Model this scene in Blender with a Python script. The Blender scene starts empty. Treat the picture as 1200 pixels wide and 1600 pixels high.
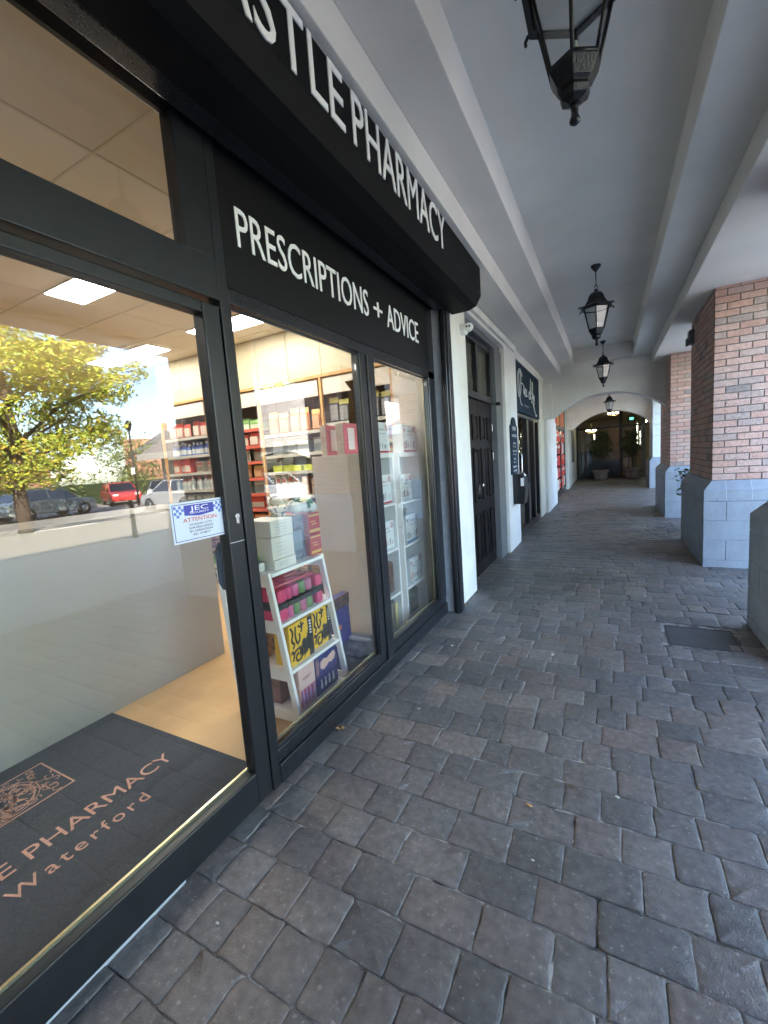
import bpy, bmesh, math, random
from mathutils import Vector, Matrix, noise
random.seed(7)
R = math.radians
S = bpy.context.scene
COL = S.collection

# ---------------------------------------------------------------- camera, sky, sun, exposure
cam = bpy.data.objects.new('camera', bpy.data.cameras.new('camera')); COL.objects.link(cam)
cam.matrix_world = (Matrix.Translation((0, 0, 1.5)) @ Matrix.Rotation(R(28.105), 4, 'Z')
                    @ Matrix.Rotation(R(83.253), 4, 'X') @ Matrix.Rotation(R(-4.13), 4, 'Z'))
cam.data.sensor_fit = 'HORIZONTAL'; cam.data.sensor_width = 36; cam.data.lens = 36 * 664.9 / 1200
cam.data.clip_start = 0.05; cam.data.clip_end = 2000
S.camera = cam
SUN_EL, SUN_AZ = 33, -122           # azimuth clockwise from +Y
w = bpy.data.worlds.new("World"); S.world = w; w.use_nodes = True
sky = w.node_tree.nodes.new('ShaderNodeTexSky'); sky.sky_type = 'NISHITA'; sky.sun_disc = False
sky.sun_elevation = R(SUN_EL); sky.sun_rotation = R(SUN_AZ); sky.air_density = 0.9; sky.dust_density = 0.9
bg = w.node_tree.nodes['Background']; bg.inputs[1].default_value = 0.15
w.node_tree.links.new(sky.outputs[0], bg.inputs[0])
sl = bpy.data.lights.new('sun', 'SUN'); sl.energy = 5.0; sl.angle = R(0.5); sl.color = (1, .94, .84)
so = bpy.data.objects.new('sun', sl); COL.objects.link(so); so.location = (-20, -12, 20)
td = Vector((math.sin(R(SUN_AZ)) * math.cos(R(SUN_EL)), math.cos(R(SUN_AZ)) * math.cos(R(SUN_EL)), math.sin(R(SUN_EL))))
so.rotation_euler = td.to_track_quat('Z', 'Y').to_euler()
S.view_settings.view_transform = 'Standard'; S.view_settings.look = 'None'
S.view_settings.exposure = 4.25; S.view_settings.gamma = 1
S.render.engine = 'CYCLES'
try:
    S.cycles.max_bounces = 10; S.cycles.transparent_max_bounces = 24; S.cycles.diffuse_bounces = 5
    S.cycles.glossy_bounces = 4; S.cycles.sample_clamp_indirect = 6; S.cycles.caustics_reflective = False
except Exception: pass

# ---------------------------------------------------------------- materials
def mat(name, col, rough=.6, var=0, scale=8, bump=0, bscale=60, metal=0, spec=.5, col2=None, coat=0, detail=5, rnd=None, wspec=None, low=None):
    m = bpy.data.materials.new(name); m.use_nodes = True
    nt = m.node_tree; N = nt.nodes; L = nt.links; b = N['Principled BSDF']
    b.inputs['Roughness'].default_value = rough; b.inputs['Metallic'].default_value = metal
    b.inputs['Specular IOR Level'].default_value = spec
    if coat: b.inputs['Coat Weight'].default_value = coat; b.inputs['Coat Roughness'].default_value = .08
    c = (*col, 1)
    b.inputs['Base Color'].default_value = c
    tc = N.new('ShaderNodeTexCoord')
    last = None
    if rnd:                                   # per face random tint through a ramp
        at = N.new('ShaderNodeAttribute'); at.attribute_name = 'rnd'
        rp = N.new('ShaderNodeValToRGB'); e = rp.color_ramp.elements
        rp.color_ramp.interpolation = 'LINEAR'
        while len(e) < len(rnd): e.new(.5)
        for i, (p, cc) in enumerate(rnd): e[i].position = p; e[i].color = (*cc, 1)
        L.new(at.outputs['Fac'], rp.inputs[0]); last = rp.outputs[0]
    if var or col2:
        nz = N.new('ShaderNodeTexNoise'); nz.inputs['Scale'].default_value = scale; nz.inputs['Detail'].default_value = detail
        L.new(tc.outputs['Object'], nz.inputs['Vector'])
        mx = N.new('ShaderNodeMix'); mx.data_type = 'RGBA'
        if last is not None:
            mx.blend_type = 'MULTIPLY'; mx.inputs[0].default_value = 1
            L.new(last, mx.inputs[6])
            r2 = N.new('ShaderNodeValToRGB')
            r2.color_ramp.elements[0].color = (1 - var,) * 3 + (1,); r2.color_ramp.elements[0].position = .3
            r2.color_ramp.elements[1].color = (1 + var,) * 3 + (1,); r2.color_ramp.elements[1].position = .72
            L.new(nz.outputs[0], r2.inputs[0]); L.new(r2.outputs[0], mx.inputs[7])
        else:
            r2 = N.new('ShaderNodeMapRange'); r2.inputs[1].default_value = .32; r2.inputs[2].default_value = .68
            L.new(nz.outputs[0], r2.inputs[0]); L.new(r2.outputs[0], mx.inputs[0])
            mx.inputs[6].default_value = tuple(v * (1 - var) for v in col) + (1,)
            mx.inputs[7].default_value = (*(col2 or tuple(min(1, v * (1 + var)) for v in col)), 1)
        last = mx.outputs[2]
    if wspec:                                 # light flecks (grit, lichen, droppings)
        v = N.new('ShaderNodeTexNoise'); v.inputs['Scale'].default_value = wspec[0]; v.inputs['Detail'].default_value = 3
        L.new(tc.outputs['Object'], v.inputs['Vector'])
        r3 = N.new('ShaderNodeMapRange'); r3.inputs[1].default_value = wspec[1]; r3.inputs[2].default_value = wspec[1] + .06
        L.new(v.outputs[0], r3.inputs[0])
        mm = N.new('ShaderNodeMath'); mm.operation = 'MULTIPLY'; mm.inputs[1].default_value = wspec[2]
        L.new(r3.outputs[0], mm.inputs[0])
        mx = N.new('ShaderNodeMix'); mx.data_type = 'RGBA'; L.new(mm.outputs[0], mx.inputs[0])
        if last is not None: L.new(last, mx.inputs[6])
        else: mx.inputs[6].default_value = c
        mx.inputs[7].default_value = (*wspec[3], 1); last = mx.outputs[2]
    if low:                                   # broad worn and grimy patches
        v = N.new('ShaderNodeTexNoise'); v.inputs['Scale'].default_value = low[0]; v.inputs['Detail'].default_value = 4; v.inputs['Roughness'].default_value = .65
        L.new(tc.outputs['Object'], v.inputs['Vector'])
        r4 = N.new('ShaderNodeValToRGB'); r4.color_ramp.elements[0].position = .33; r4.color_ramp.elements[1].position = .66
        r4.color_ramp.elements[0].color = (1 - low[1],) * 3 + (1,); r4.color_ramp.elements[1].color = (1 + low[1] * .6,) * 3 + (1,)
        L.new(v.outputs[0], r4.inputs[0])
        mx = N.new('ShaderNodeMix'); mx.data_type = 'RGBA'; mx.blend_type = 'MULTIPLY'; mx.inputs[0].default_value = 1
        if last is not None: L.new(last, mx.inputs[6])
        else: mx.inputs[6].default_value = c
        L.new(r4.outputs[0], mx.inputs[7]); last = mx.outputs[2]
    if last is not None: L.new(last, b.inputs['Base Color'])
    if bump:
        n2 = N.new('ShaderNodeTexNoise'); n2.inputs['Scale'].default_value = bscale; n2.inputs['Detail'].default_value = 6
        L.new(tc.outputs['Object'], n2.inputs['Vector'])
        bp = N.new('ShaderNodeBump'); bp.inputs['Strength'].default_value = bump; bp.inputs['Distance'].default_value = .01
        L.new(n2.outputs[0], bp.inputs['Height']); L.new(bp.outputs[0], b.inputs['Normal'])
        rr = N.new('ShaderNodeMapRange'); rr.inputs[3].default_value = max(0, rough - .1); rr.inputs[4].default_value = min(1, rough + .12)
        L.new(n2.outputs[0], rr.inputs[0]); L.new(rr.outputs[0], b.inputs['Roughness'])
    return m
def glassmat(name, base=.05, tint=(.93, .96, .95), wob=0.0, wt=.9):
    m = bpy.data.materials.new(name); m.use_nodes = True; nt = m.node_tree; N = nt.nodes; L = nt.links
    N.remove(N['Principled BSDF']); out = N['Material Output']
    tr = N.new('ShaderNodeBsdfTransparent'); tr.inputs[0].default_value = (*tint, 1)
    gl = N.new('ShaderNodeBsdfGlossy'); gl.inputs['Roughness'].default_value = .0; gl.inputs[0].default_value = (1, 1, 1, 1)
    lw = N.new('ShaderNodeLayerWeight'); lw.inputs[0].default_value = .5
    p = N.new('ShaderNodeMath'); p.operation = 'POWER'; p.inputs[1].default_value = 3.5; L.new(lw.outputs['Facing'], p.inputs[0])
    a = N.new('ShaderNodeMath'); a.operation = 'MULTIPLY_ADD'; a.inputs[1].default_value = wt; a.inputs[2].default_value = base
    L.new(p.outputs[0], a.inputs[0])
    mx = N.new('ShaderNodeMixShader'); L.new(a.outputs[0], mx.inputs[0]); L.new(tr.outputs[0], mx.inputs[1]); L.new(gl.outputs[0], mx.inputs[2])
    L.new(mx.outputs[0], out.inputs[0])
    if wob:
        tc = N.new('ShaderNodeTexCoord'); nz = N.new('ShaderNodeTexNoise'); nz.inputs['Scale'].default_value = 2.2; nz.inputs['Detail'].default_value = 1
        L.new(tc.outputs['Object'], nz.inputs[0]); bp = N.new('ShaderNodeBump'); bp.inputs['Strength'].default_value = wob; bp.inputs['Distance'].default_value = .01
        L.new(nz.outputs[0], bp.inputs['Height']); L.new(bp.outputs[0], gl.inputs['Normal'])
    return m
def emit(name, col, s):
    m = bpy.data.materials.new(name); m.use_nodes = True; b = m.node_tree.nodes['Principled BSDF']
    b.inputs['Base Color'].default_value = (*col, 1); b.inputs['Emission Color'].default_value = (*col, 1); b.inputs['Emission Strength'].default_value = s
    return m

M = {}
M['wall'] = mat('white_render', (.72, .715, .69), .75, .05, 3, .25, 40, wspec=(1.3, .66, .12, (.33, .31, .28)), low=(2.2, .07))
M['ceil'] = mat('ceiling_paint', (.70, .685, .65), .85, .05, .9, .3, 90, low=(1.1, .06), wspec=(2.3, .70, .10, (.4, .38, .34)))
M['grey'] = mat('grey_paint', (.27, .29, .32), .55, .10, 14, .2, 60)
M['jamb'] = mat('dark_grey_jamb', (.13, .14, .15), .6, .08, 9, .25, 50)
M['blue'] = mat('blue_grey_block_paint', (.25, .285, .335), .62, .07, 5, .5, 45, wspec=(11, .66, .30, (.12, .13, .14)), low=(3, .12))
M['lblue'] = mat('pale_painted_block', (.55, .60, .63), .65, .05, 5, .3, 45)
M['black'] = mat('black_frame', (.013, .014, .017), .28, .2, 30, .05, 200, coat=.25, wspec=(45, .72, .25, (.18, .18, .18)))
M['anth'] = mat('anthracite_frame', (.014, .015, .017), .36, .15, 12, .08, 120, coat=.08, spec=.4)
M['shut'] = mat('black_shutter_box', (.0055, .0055, .006), .6, .2, 6, .12, 90, spec=.12)
M['board'] = mat('black_sign_board', (.006, .006, .007), .4, .1, 10, spec=.3)
M['white'] = mat('white_letter', (.85, .85, .85), .5, .02, 10)
M['gloss_white'] = mat('white_laminate', (.86, .87, .86), .3, .02, 10)
M['mortar'] = mat('mortar', (.17, .15, .135), .9, .15, 30, .6, 120)
M['brick'] = mat('brick', (.3, .15, .1), .85, .12, 26, .9, 70, rnd=[(0, (.46, .275, .22)), (.35, (.55, .345, .285)), (.65, (.50, .35, .30)), (.85, (.40, .31, .28)), (1, (.27, .23, .215))], wspec=(20, .68, .3, (.5, .42, .36)))
M['stone'] = mat('cobble', (.1, .1, .1), .46, .28, 30, .42, 170, rnd=[(0, (.106, .100, .097)), (.35, (.144, .131, .123)), (.6, (.170, .139, .124)), (.8, (.128, .122, .119)), (1, (.195, .171, .154))], wspec=(60, .635, .5, (.36, .34, .31)), low=(1.6, .24))
M['joint'] = mat('joint_sand', (.05, .046, .042), .95, .4, 14, .6, 160, col2=(.30, .285, .26), wspec=(9, .57, .8, (.46, .44, .41)))
M['asphalt'] = mat('asphalt', (.25, .225, .195), .85, .2, 12, .5, 150)
M['concrete'] = mat('forecourt_paving', (.47, .43, .37), .8, .15, 4, .3, 60)
M['grass'] = mat('grass', (.06, .10, .02), .9, .4, 6, .5, 90)
M['bed'] = mat('black_door', (.008, .007, .008), .38, .3, 22, .06, 40, spec=.16)
M['dim'] = mat('dim_pane', (.10, .10, .085), .25, .1, 3)
M['iron'] = mat('black_iron', (.012, .012, .014), .35, .2, 50, .2, 120, metal=.3)
M['wood'] = mat('orange_wood_trim', (.50, .27, .09), .45, .2, 10)
M['cream'] = mat('cream_cabinet', (.47, .40, .26), .45, .02, 2)
M['beige'] = mat('beige_panel', (.56, .50, .42), .6, .04, 2, .05, 50)
M['tan'] = mat('shelf_back', (.17, .13, .095), .7, .08, 3)
M['shelf'] = mat('metal_shelf', (.24, .21, .17), .4, .05, 3)
M['sceil'] = mat('shop_ceiling', (.80, .76, .68), .8, .05, 1.2)
M['floorw'] = mat('orange_wood_floor', (.60, .38, .17), .45, .12, 3, .05, 40)
M['mat'] = mat('dark_door_mat', (.040, .045, .054), .9, .2, 90, .5, 300)
M['copper'] = mat('copper_mat_print', (.50, .27, .19), .8, .15, 60)
M['silver'] = mat('silver_metal', (.7, .7, .68), .25, 0, 10, metal=1)
M['brass'] = mat('brass_strip', (.80, .72, .45), .22, 0, 10, metal=.8)
M['glass'] = glassmat('window_glass', .043, (.96, .96, .94), .035)
M['lglass'] = glassmat('lantern_glass', .06, (.80, .82, .82))
M['dglass'] = glassmat('dark_glass', .06, (.70, .74, .74), .03)
M['cglass'] = glassmat('car_glass', .14, (.10, .11, .12))
M['lamp'] = emit('panel_light', (1, .98, .93), 2.3)
M['bulb'] = emit('warm_bulb', (1, .78, .42), 12)
M['exit'] = emit('exit_green', (.15, .85, .5), .35)
M['pearl'] = mat('lantern_opal', (.62, .64, .62), .3)
M['navy'] = mat('navy_sign', (.012, .027, .048), .65, .1, 6, spec=.12)
M['chalk'] = mat('pale_script', (.75, .78, .78), .6)
M['slate'] = mat('slate', (.12, .12, .135), .6, .2, 3, .3, 20)
M['rbrick'] = mat('house_brick', (.40, .20, .12), .85, .25, 6)
M['terracotta'] = mat('planter', (.26, .21, .18), .85, .15, 8, .5, 60)
M['soil'] = mat('soil', (.03, .022, .016), .95, .3, 40)
M['bark'] = mat('bark', (.09, .065, .045), .9, .3, 20, .8, 60)
M['leafd'] = mat('leaf_dark', (.035, .06, .022), .5, rnd=[(0, (.022, .04, .014)), (1, (.075, .11, .035))])
M['leafy'] = mat('leaf_yellow', (.4, .35, .05), .6, rnd=[(0, (.20, .27, .03)), (.5, (.36, .42, .04)), (.85, (.52, .48, .05)), (1, (.50, .28, .04))])
M['leafg'] = mat('leaf_green', (.1, .14, .03), .6, rnd=[(0, (.06, .10, .02)), (1, (.20, .22, .05))])
M['tyre'] = mat('tyre', (.015, .015, .015), .8)
M['dry'] = mat('dry_leaf', (.36, .19, .08), .8, .3, 60)
M['pebble'] = mat('pale_grit', (.5, .48, .42), .8)
_c = {}
def cm(col, rough=.45, **k):
    key = (tuple(round(v, 3) for v in col), rough, tuple(k.items()))
    if key not in _c: _c[key] = mat('print_%02d' % len(_c), col, rough, **k)
    return _c[key]

# ---------------------------------------------------------------- mesh helpers
class MB:
    def __init__(s): s.v = []; s.f = []; s.mi = []; s.r = []; s.sm = []
    def add(s, vs, fs, mi=0, r=0., sm=False):
        o = len(s.v); s.v += [tuple(p) for p in vs]
        for f in fs: s.f.append([i + o for i in f]); s.mi.append(mi); s.r.append(r); s.sm.append(sm)
        return s
    def box(s, x0, x1, y0, y1, z0, z1, mi=0, r=0.):
        return s.hexa([(x0, y0, z0), (x1, y0, z0), (x1, y1, z0), (x0, y1, z0), (x0, y0, z1), (x1, y0, z1), (x1, y1, z1), (x0, y1, z1)], mi, r)
    def hexa(s, p, mi=0, r=0.):
        return s.add(p, [(0, 3, 2, 1), (4, 5, 6, 7), (0, 1, 5, 4), (1, 2, 6, 5), (2, 3, 7, 6), (3, 0, 4, 7)], mi, r)
    def prism(s, pts, ax, a, b, mi=0, r=0., sm=False):
        n = len(pts)
        def P(p, t):
            return {'x': (t, p[0], p[1]), 'y': (p[0], t, p[1]), 'z': (p[0], p[1], t)}[ax]
        vs = [P(p, a) for p in pts] + [P(p, b) for p in pts]
        s.add(vs, [list(range(n))[::-1], list(range(n, 2 * n))], mi, r)
        o = len(s.v) - 2 * n
        for i in range(n):
            j = (i + 1) % n; s.f.append([o + i, o + j, o + n + j, o + n + i]); s.mi.append(mi); s.r.append(r); s.sm.append(sm)
        return s
    def lathe(s, prof, c=(0, 0, 0), n=20, mi=0, sm=True, cap=True, rot=0, ax='z', r=0.):
        vs = []
        for (rr, z) in prof:
            for i in range(n):
                a = 2 * math.pi * (i + rot) / n
                q = (rr * math.cos(a), rr * math.sin(a), z)
                if ax == 'x': q = (q[2], q[0], q[1])
                if ax == 'y': q = (q[0], q[2], q[1])
                vs.append((c[0] + q[0], c[1] + q[1], c[2] + q[2]))
        fs = []
        for k in range(len(prof) - 1):
            for i in range(n):
                j = (i + 1) % n; fs.append((k * n + i, k * n + j, (k + 1) * n + j, (k + 1) * n + i))
        s.add(vs, fs, mi, r, sm)
        if cap:
            o = len(s.v) - len(vs)
            s.f.append([o + i for i in range(n)][::-1]); s.mi.append(mi); s.r.append(r); s.sm.append(False)
            s.f.append([o + (len(prof) - 1) * n + i for i in range(n)]); s.mi.append(mi); s.r.append(r); s.sm.append(False)
        return s
    def tube(s, pts, rad, n=8, mi=0, r=0., closed=False):
        pts = [Vector(p) for p in pts]; rads = rad if isinstance(rad, (list, tuple)) else [rad] * len(pts)
        vs = []; K = len(pts); up = None
        for k, p in enumerate(pts):
            if closed: t = (pts[(k + 1) % K] - pts[k - 1])
            else: t = pts[min(k + 1, K - 1)] - pts[max(k - 1, 0)]
            t.normalize()
            if up is None: up = Vector((0, 0, 1)) if abs(t.z) < .9 else Vector((1, 0, 0))
            u = (up - t * up.dot(t)); u.normalize(); up = u; v = t.cross(u)
            for i in range(n):
                a = 2 * math.pi * i / n; vs.append(p + (u * math.cos(a) + v * math.sin(a)) * rads[k])
        fs = []
        for k in range(K if closed else K - 1):
            k2 = (k + 1) % K
            for i in range(n):
                j = (i + 1) % n; fs.append((k * n + i, k * n + j, k2 * n + j, k2 * n + i))
        if not closed: fs += [tuple(range(n))[::-1], tuple((K - 1) * n + i for i in range(n))]
        return s.add(vs, fs, mi, r, True)
    def blob(s, c, rad, mi=0, r=0., seed=0, amp=.0, n=12):
        if not isinstance(rad, (list, tuple)): rad = (rad,) * 3
        vs = []; m = n // 2
        for k in range(1, m):
            th = math.pi * k / m
            for i in range(n):
                a = 2 * math.pi * i / n
                d = Vector((math.sin(th) * math.cos(a), math.sin(th) * math.sin(a), math.cos(th)))
                q = 1 + amp * noise.noise(d * 1.7 + Vector((seed, seed * 2, 0)))
                vs.append((c[0] + d.x * rad[0] * q, c[1] + d.y * rad[1] * q, c[2] + d.z * rad[2] * q))
        fs = [(k * n + i, k * n + (i + 1) % n, (k + 1) * n + (i + 1) % n, (k + 1) * n + i) for k in range(m - 2) for i in range(n)]
        fs += [tuple(range(n))[::-1], tuple((m - 2) * n + i for i in range(n))]
        return s.add(vs, fs, mi, r, True)
ORG = {}
def finish(me, ob, mats, parent, bevel):
    for m in mats: me.materials.append(m)
    COL.objects.link(ob)
    if parent is not None: ob.parent = parent; ORG[ob] = ORG[parent]
    if bevel:
        b = ob.modifiers.new('bevel', 'BEVEL'); b.width = bevel; b.segments = 2; b.limit_method = 'ANGLE'; b.angle_limit = R(40)
        b.harden_normals = False
    return ob
def O(name, mb, mats, parent=None, bevel=0, loc=None, label=None, recalc=True):
    """one mesh object; coordinates of mb are world coordinates, moved to the origin of its thing"""
    if not isinstance(mats, (list, tuple)): mats = [mats]
    o = ORG[parent] if parent is not None else Vector(loc or (0, 0, 0))
    me = bpy.data.meshes.new(name)
    me.from_pydata([(v[0] - o.x, v[1] - o.y, v[2] - o.z) for v in mb.v], [], mb.f)
    me.polygons.foreach_set('material_index', mb.mi); me.polygons.foreach_set('use_smooth', mb.sm)
    at = me.attributes.new('rnd', 'FLOAT', 'FACE'); at.data.foreach_set('value', mb.r)
    if recalc:
        bm = bmesh.new(); bm.from_mesh(me); bmesh.ops.recalc_face_normals(bm, faces=bm.faces[:]); bm.to_mesh(me); bm.free()
    ob = bpy.data.objects.new(name, me)
    if parent is None: ob.location = o; ORG[ob] = o
    if label: ob['label'] = label
    return finish(me, ob, mats, parent, bevel)
def T(name, label, cat, loc=(0, 0, 0), group=None):
    o = bpy.data.objects.new(name, None); COL.objects.link(o); o.location = loc; o.empty_display_size = .1
    ORG[o] = Vector(loc); return tag(o, label, cat, group)
def tag(o, label, cat, group=None):
    o['label'] = label; o['category'] = cat
    if group: o['group'] = group
    return o
def struct(o, k='structure'): o['kind'] = k; return o
def dup(root, loc, label, group=None, rotz=None):
    r = root.copy(); COL.objects.link(r); r.location = loc; r['label'] = label
    if rotz is not None: r.rotation_euler = (0, 0, rotz)
    if group: r['group'] = group
    for ch in list(root.children):
        c = ch.copy(); COL.objects.link(c); c.parent = r
        for g in ch.children:
            d = g.copy(); COL.objects.link(d); d.parent = c
    return r
def text(txt, name, m, parent, org, right, up, width=None, height=None, extrude=.003, align='LEFT', bold=0, space=1, label=None):
    cu = bpy.data.curves.new('t', 'FONT'); cu.body = txt; cu.size = 1; cu.extrude = 0; cu.space_character = space
    cu.offset = bold; cu.resolution_u = 3
    ob = bpy.data.objects.new('t', cu); COL.objects.link(ob)
    dg = bpy.context.evaluated_depsgraph_get(); me = bpy.data.meshes.new_from_object(ob.evaluated_get(dg))
    bpy.data.objects.remove(ob); bpy.data.curves.remove(cu)
    bm = bmesh.new(); bm.from_mesh(me)
    xs = [v.co.x for v in bm.verts]; ys = [v.co.y for v in bm.verts]
    x0, x1 = min(xs), max(xs); y1 = max(ys); y0 = 0 if min(ys) > -.3 else 0
    sy = height / y1 if height else 1; sx = width / (x1 - x0) if width else sy
    if height is None: sy = sx
    r = bmesh.ops.extrude_face_region(bm, geom=bm.faces[:]); top = {v for v in r['geom'] if isinstance(v, bmesh.types.BMVert)}
    right = Vector(right); up = Vector(up); nn = right.cross(up); off = -(x1 - x0) * sx / 2 if align == 'CENTER' else 0
    o = ORG[parent] if parent is not None else Vector((0, 0, 0))
    for v in bm.verts:
        d = extrude if v in top else 0
        v.co = Vector(org) + right * ((v.co.x - x0) * sx + off) + up * (v.co.y * sy) + nn * d - o
    bmesh.ops.recalc_face_normals(bm, faces=bm.faces[:])
    bm.to_mesh(me); bm.free(); me.materials.clear(); me.name = name
    ob = bpy.data.objects.new(name, me)
    if label: ob['label'] = label
    return finish(me, ob, [m], parent, 0)
def smooth_path(pts, k=6):
    out = []; P = [Vector(p) for p in pts]
    for i in range(len(P) - 1):
        a = P[max(i - 1, 0)]; b = P[i]; c = P[i + 1]; d = P[min(i + 2, len(P) - 1)]
        for j in range(k):
            t = j / k
            out.append(.5 * ((2 * b) + (c - a) * t + (2 * a - 5 * b + 4 * c - d) * t * t + (3 * b - a - 3 * c + d) * t ** 3))
    return out + [P[-1]]

# ================================================================= GROUND
CZ = 3.14            # low ceiling height
WY = 10.75           # first arch wall
WX = -1.31           # wall plane of the arcade
o = O('ground', MB().box(-400, 600, -400, 600, -.6, -.12), M['grass']); struct(o)
o = O('road', MB().box(8.6, 40, -60, 80, -.2, -.10), M['asphalt']); struct(o)
mk = MB()
for i in range(9): mk.box(15 + .0, 15.12, -8 + i * 5, -5.6 + i * 5, -.1, -.094)
for i in range(12): mk.box(18.5, 23, -6 + i * 2.6, -5.9 + i * 2.6, -.1, -.094)
o = O('road_marking', mk, M['white']); struct(o)
o = O('kerb', MB().box(8.3, 8.6, -60, 80, -.2, .02), M['concrete'], bevel=.01); struct(o)
o = O('pavement', MB().box(2.75, 8.3, -60, 80, -.2, -.004), M['concrete']); struct(o)
o = O('joint_sand', MB().box(-1.46, 2.75, -6, 22.4, -.2, -.006), M['joint']); struct(o)

def paving():
    mb = MB(); rg = random.Random(3)
    y = -1.6; row = 0
    while y < 22.3:
        rp = .167
        x = -1.45 + rg.uniform(-.1, 0)
        while x < 2.75:
            wd = rg.choice([.128, .145, .165, .165, .19, .225, .25])
            x0, x1 = max(x, -1.455) + .0012, min(x + wd, 2.76) - .0012
            x += wd
            if x1 - x0 < .04: continue
            if .38 < (x0 + x1) / 2 < .84 and 3.62 < y + rp / 2 < 4.03: continue
            y0, y1 = y + .001 + rg.uniform(0, .002), y + rp - .001 - rg.uniform(0, .002)
            big = y < 7
            cx, cy = (x0 + x1) / 2, (y0 + y1) / 2
            zt = rg.uniform(-.003, .002); tx, ty = rg.uniform(-.018, .018), rg.uniform(-.018, .018)
            rd = rg.uniform(.004, .015); ang = rg.uniform(-.012, .012)
            out = []
            cs = [(x0, y0, 1, 1), (x1, y0, -1, 1), (x1, y1, -1, -1), (x0, y1, 1, -1)]
            for k, (px, py, sx, sy) in enumerate(cs):
                r1 = rd * rg.uniform(.5, 1.5)
                a = [(px, py + sy * r1), (px + sx * r1 * .28, py + sy * r1 * .28), (px + sx * r1, py)]
                if k in (1, 3): a = a[::-1]
                if k == 1: a = [(px + sx * r1, py), (px + sx * r1 * .28, py + sy * r1 * .28), (px, py + sy * r1)]
                if k == 2: a = [(px, py + sy * r1), (px + sx * r1 * .28, py + sy * r1 * .28), (px + sx * r1, py)]
                if k == 3: a = [(px + sx * r1, py), (px + sx * r1 * .28, py + sy * r1 * .28), (px, py + sy * r1)]
                out += a
                if big:      # one wobbly point along the next side
                    nx, ny = cs[(k + 1) % 4][:2]
                    for tt in (.35, .65):
                        out.append((px + (nx - px) * tt + (rg.uniform(-.003, .003) if k in (1, 3) else 0), py + (ny - py) * tt + (rg.uniform(-.003, .003) if k in (0, 2) else 0)))
            out2 = []
            for (px, py) in out:
                dx, dy = px - cx, py - cy
                px = cx + dx * math.cos(ang) - dy * math.sin(ang); py = cy + dx * math.sin(ang) + dy * math.cos(ang)
                j = .0018
                out2.append((px + rg.uniform(-j, j), py + rg.uniform(-j, j)))
            n = len(out2); hz = lambda px, py: zt + (px - cx) * tx + (py - cy) * ty
            vs = [(px, py, -.035) for px, py in out2] + [(px, py, hz(px, py) - .0028 + rg.uniform(-.0012, .001)) for px, py in out2]
            ins = .005; 
            for px, py in out2:
                l = math.hypot(px - cx, py - cy); q = 1 - (ins + rg.uniform(-.002, .003)) / l
                qx, qy = cx + (px - cx) * q, cy + (py - cy) * q
                vs.append((qx, qy, hz(qx, qy) - .0012))
            for px, py in out2:
                qx, qy = cx + (px - cx) * .72, cy + (py - cy) * .72
                vs.append((qx, qy, hz(qx, qy) + rg.uniform(-.0008, .0012)))
            vs.append((cx, cy, zt + rg.uniform(-.001, .001)))
            fs = []
            for k in range(3):
                for i in range(n):
                    j = (i + 1) % n; fs.append((k * n + i, k * n + j, (k + 1) * n + j, (k + 1) * n + i))
            for i in range(n): fs.append((3 * n + i, 3 * n + (i + 1) % n, 4 * n))
            mb.add(vs, fs, 0, rg.random(), True)
        y += rp; row += 1
    o = O('paving', mb, M['stone'], recalc=False); struct(o)
paving()
# recessed inspection cover in the paving
t = T('inspection_cover', 'dark rectangular recessed cover set into the cobbles near the brick piers', 'manhole cover', (.61, 3.83, 0))
O('frame', MB().box(.39, .83, 3.63, 3.645, -.03, -.001).box(.39, .83, 4.005, 4.02, -.03, -.001).box(.39, .405, 3.645, 4.005, -.03, -.001).box(.815, .83, 3.645, 4.005, -.03, -.001), mat('cover_frame', (.05, .05, .052), .7), t)
O('plate', MB().box(.407, .813, 3.647, 4.003, -.03, -.003), mat('cover_steel', (.075, .075, .078), .75, .12, 9, .1, 60), t)
# litter
def leaf(x, y, z, s, rz, label):
    mb = MB(); vs = []; fs = []
    for i in range(13):
        a = 2 * math.pi * i / 13; r = s * (1 if i % 2 else .6) * random.uniform(.8, 1.1)
        vs.append((x + r * math.cos(a + rz), y + .8 * r * math.sin(a + rz), z + .004 + .012 * abs(math.sin(a * 1.5)) * s / .03))
    vs.append((x, y, z + .006))
    n = 13; vs += [(v[0], v[1], v[2] + .0012) for v in vs]
    for i in range(n): fs += [(i, (i + 1) % n, n), (14 + (i + 1) % n, 14 + i, 14 + n), (i, 14 + i, 14 + (i + 1) % n, (i + 1) % n)]
    mb.add(vs, fs); ob = O('dry_leaf', mb, M['dry'], loc=(x, y, z)); tag(ob, label, 'leaf')
leaf(-1.365, 1.84, 0, .035, .4, 'curled orange-brown dry leaf against the black window sill')
leaf(-1.30, 4.02, 0, .02, 1.0, 'small brown leaf at the foot of the black shutter guide')
leaf(-1.36, 6.36, 0, .028, 2.0, 'reddish dry leaf in the corner beside the black panelled door')
rg = random.Random(5)
for i in range(34):
    x = rg.uniform(-1.2, 1.4); y = rg.uniform(.55, 6.0) if i < 24 else rg.uniform(6, 18)
    s = rg.uniform(.004, .010)
    ob = O('stone_chip', MB().blob((x, y, .002), (s * 1.5, s, s * .6), seed=i, amp=.5, n=8), M['pebble'], loc=(x, y, 0))
    tag(ob, 'pale stone chip lying loose on the cobbles', 'stone chip', 'pale stone chips scattered on the cobbles')
ob = O('cigarette_end', MB().tube([(-.30, 1.70, .006), (-.325, 1.705, .006)], .004, 8), cm((.6, .36, .12)), loc=(-.31, 1.70, 0)); tag(ob, 'orange cigarette end lying on the cobbles', 'cigarette end')

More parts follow.
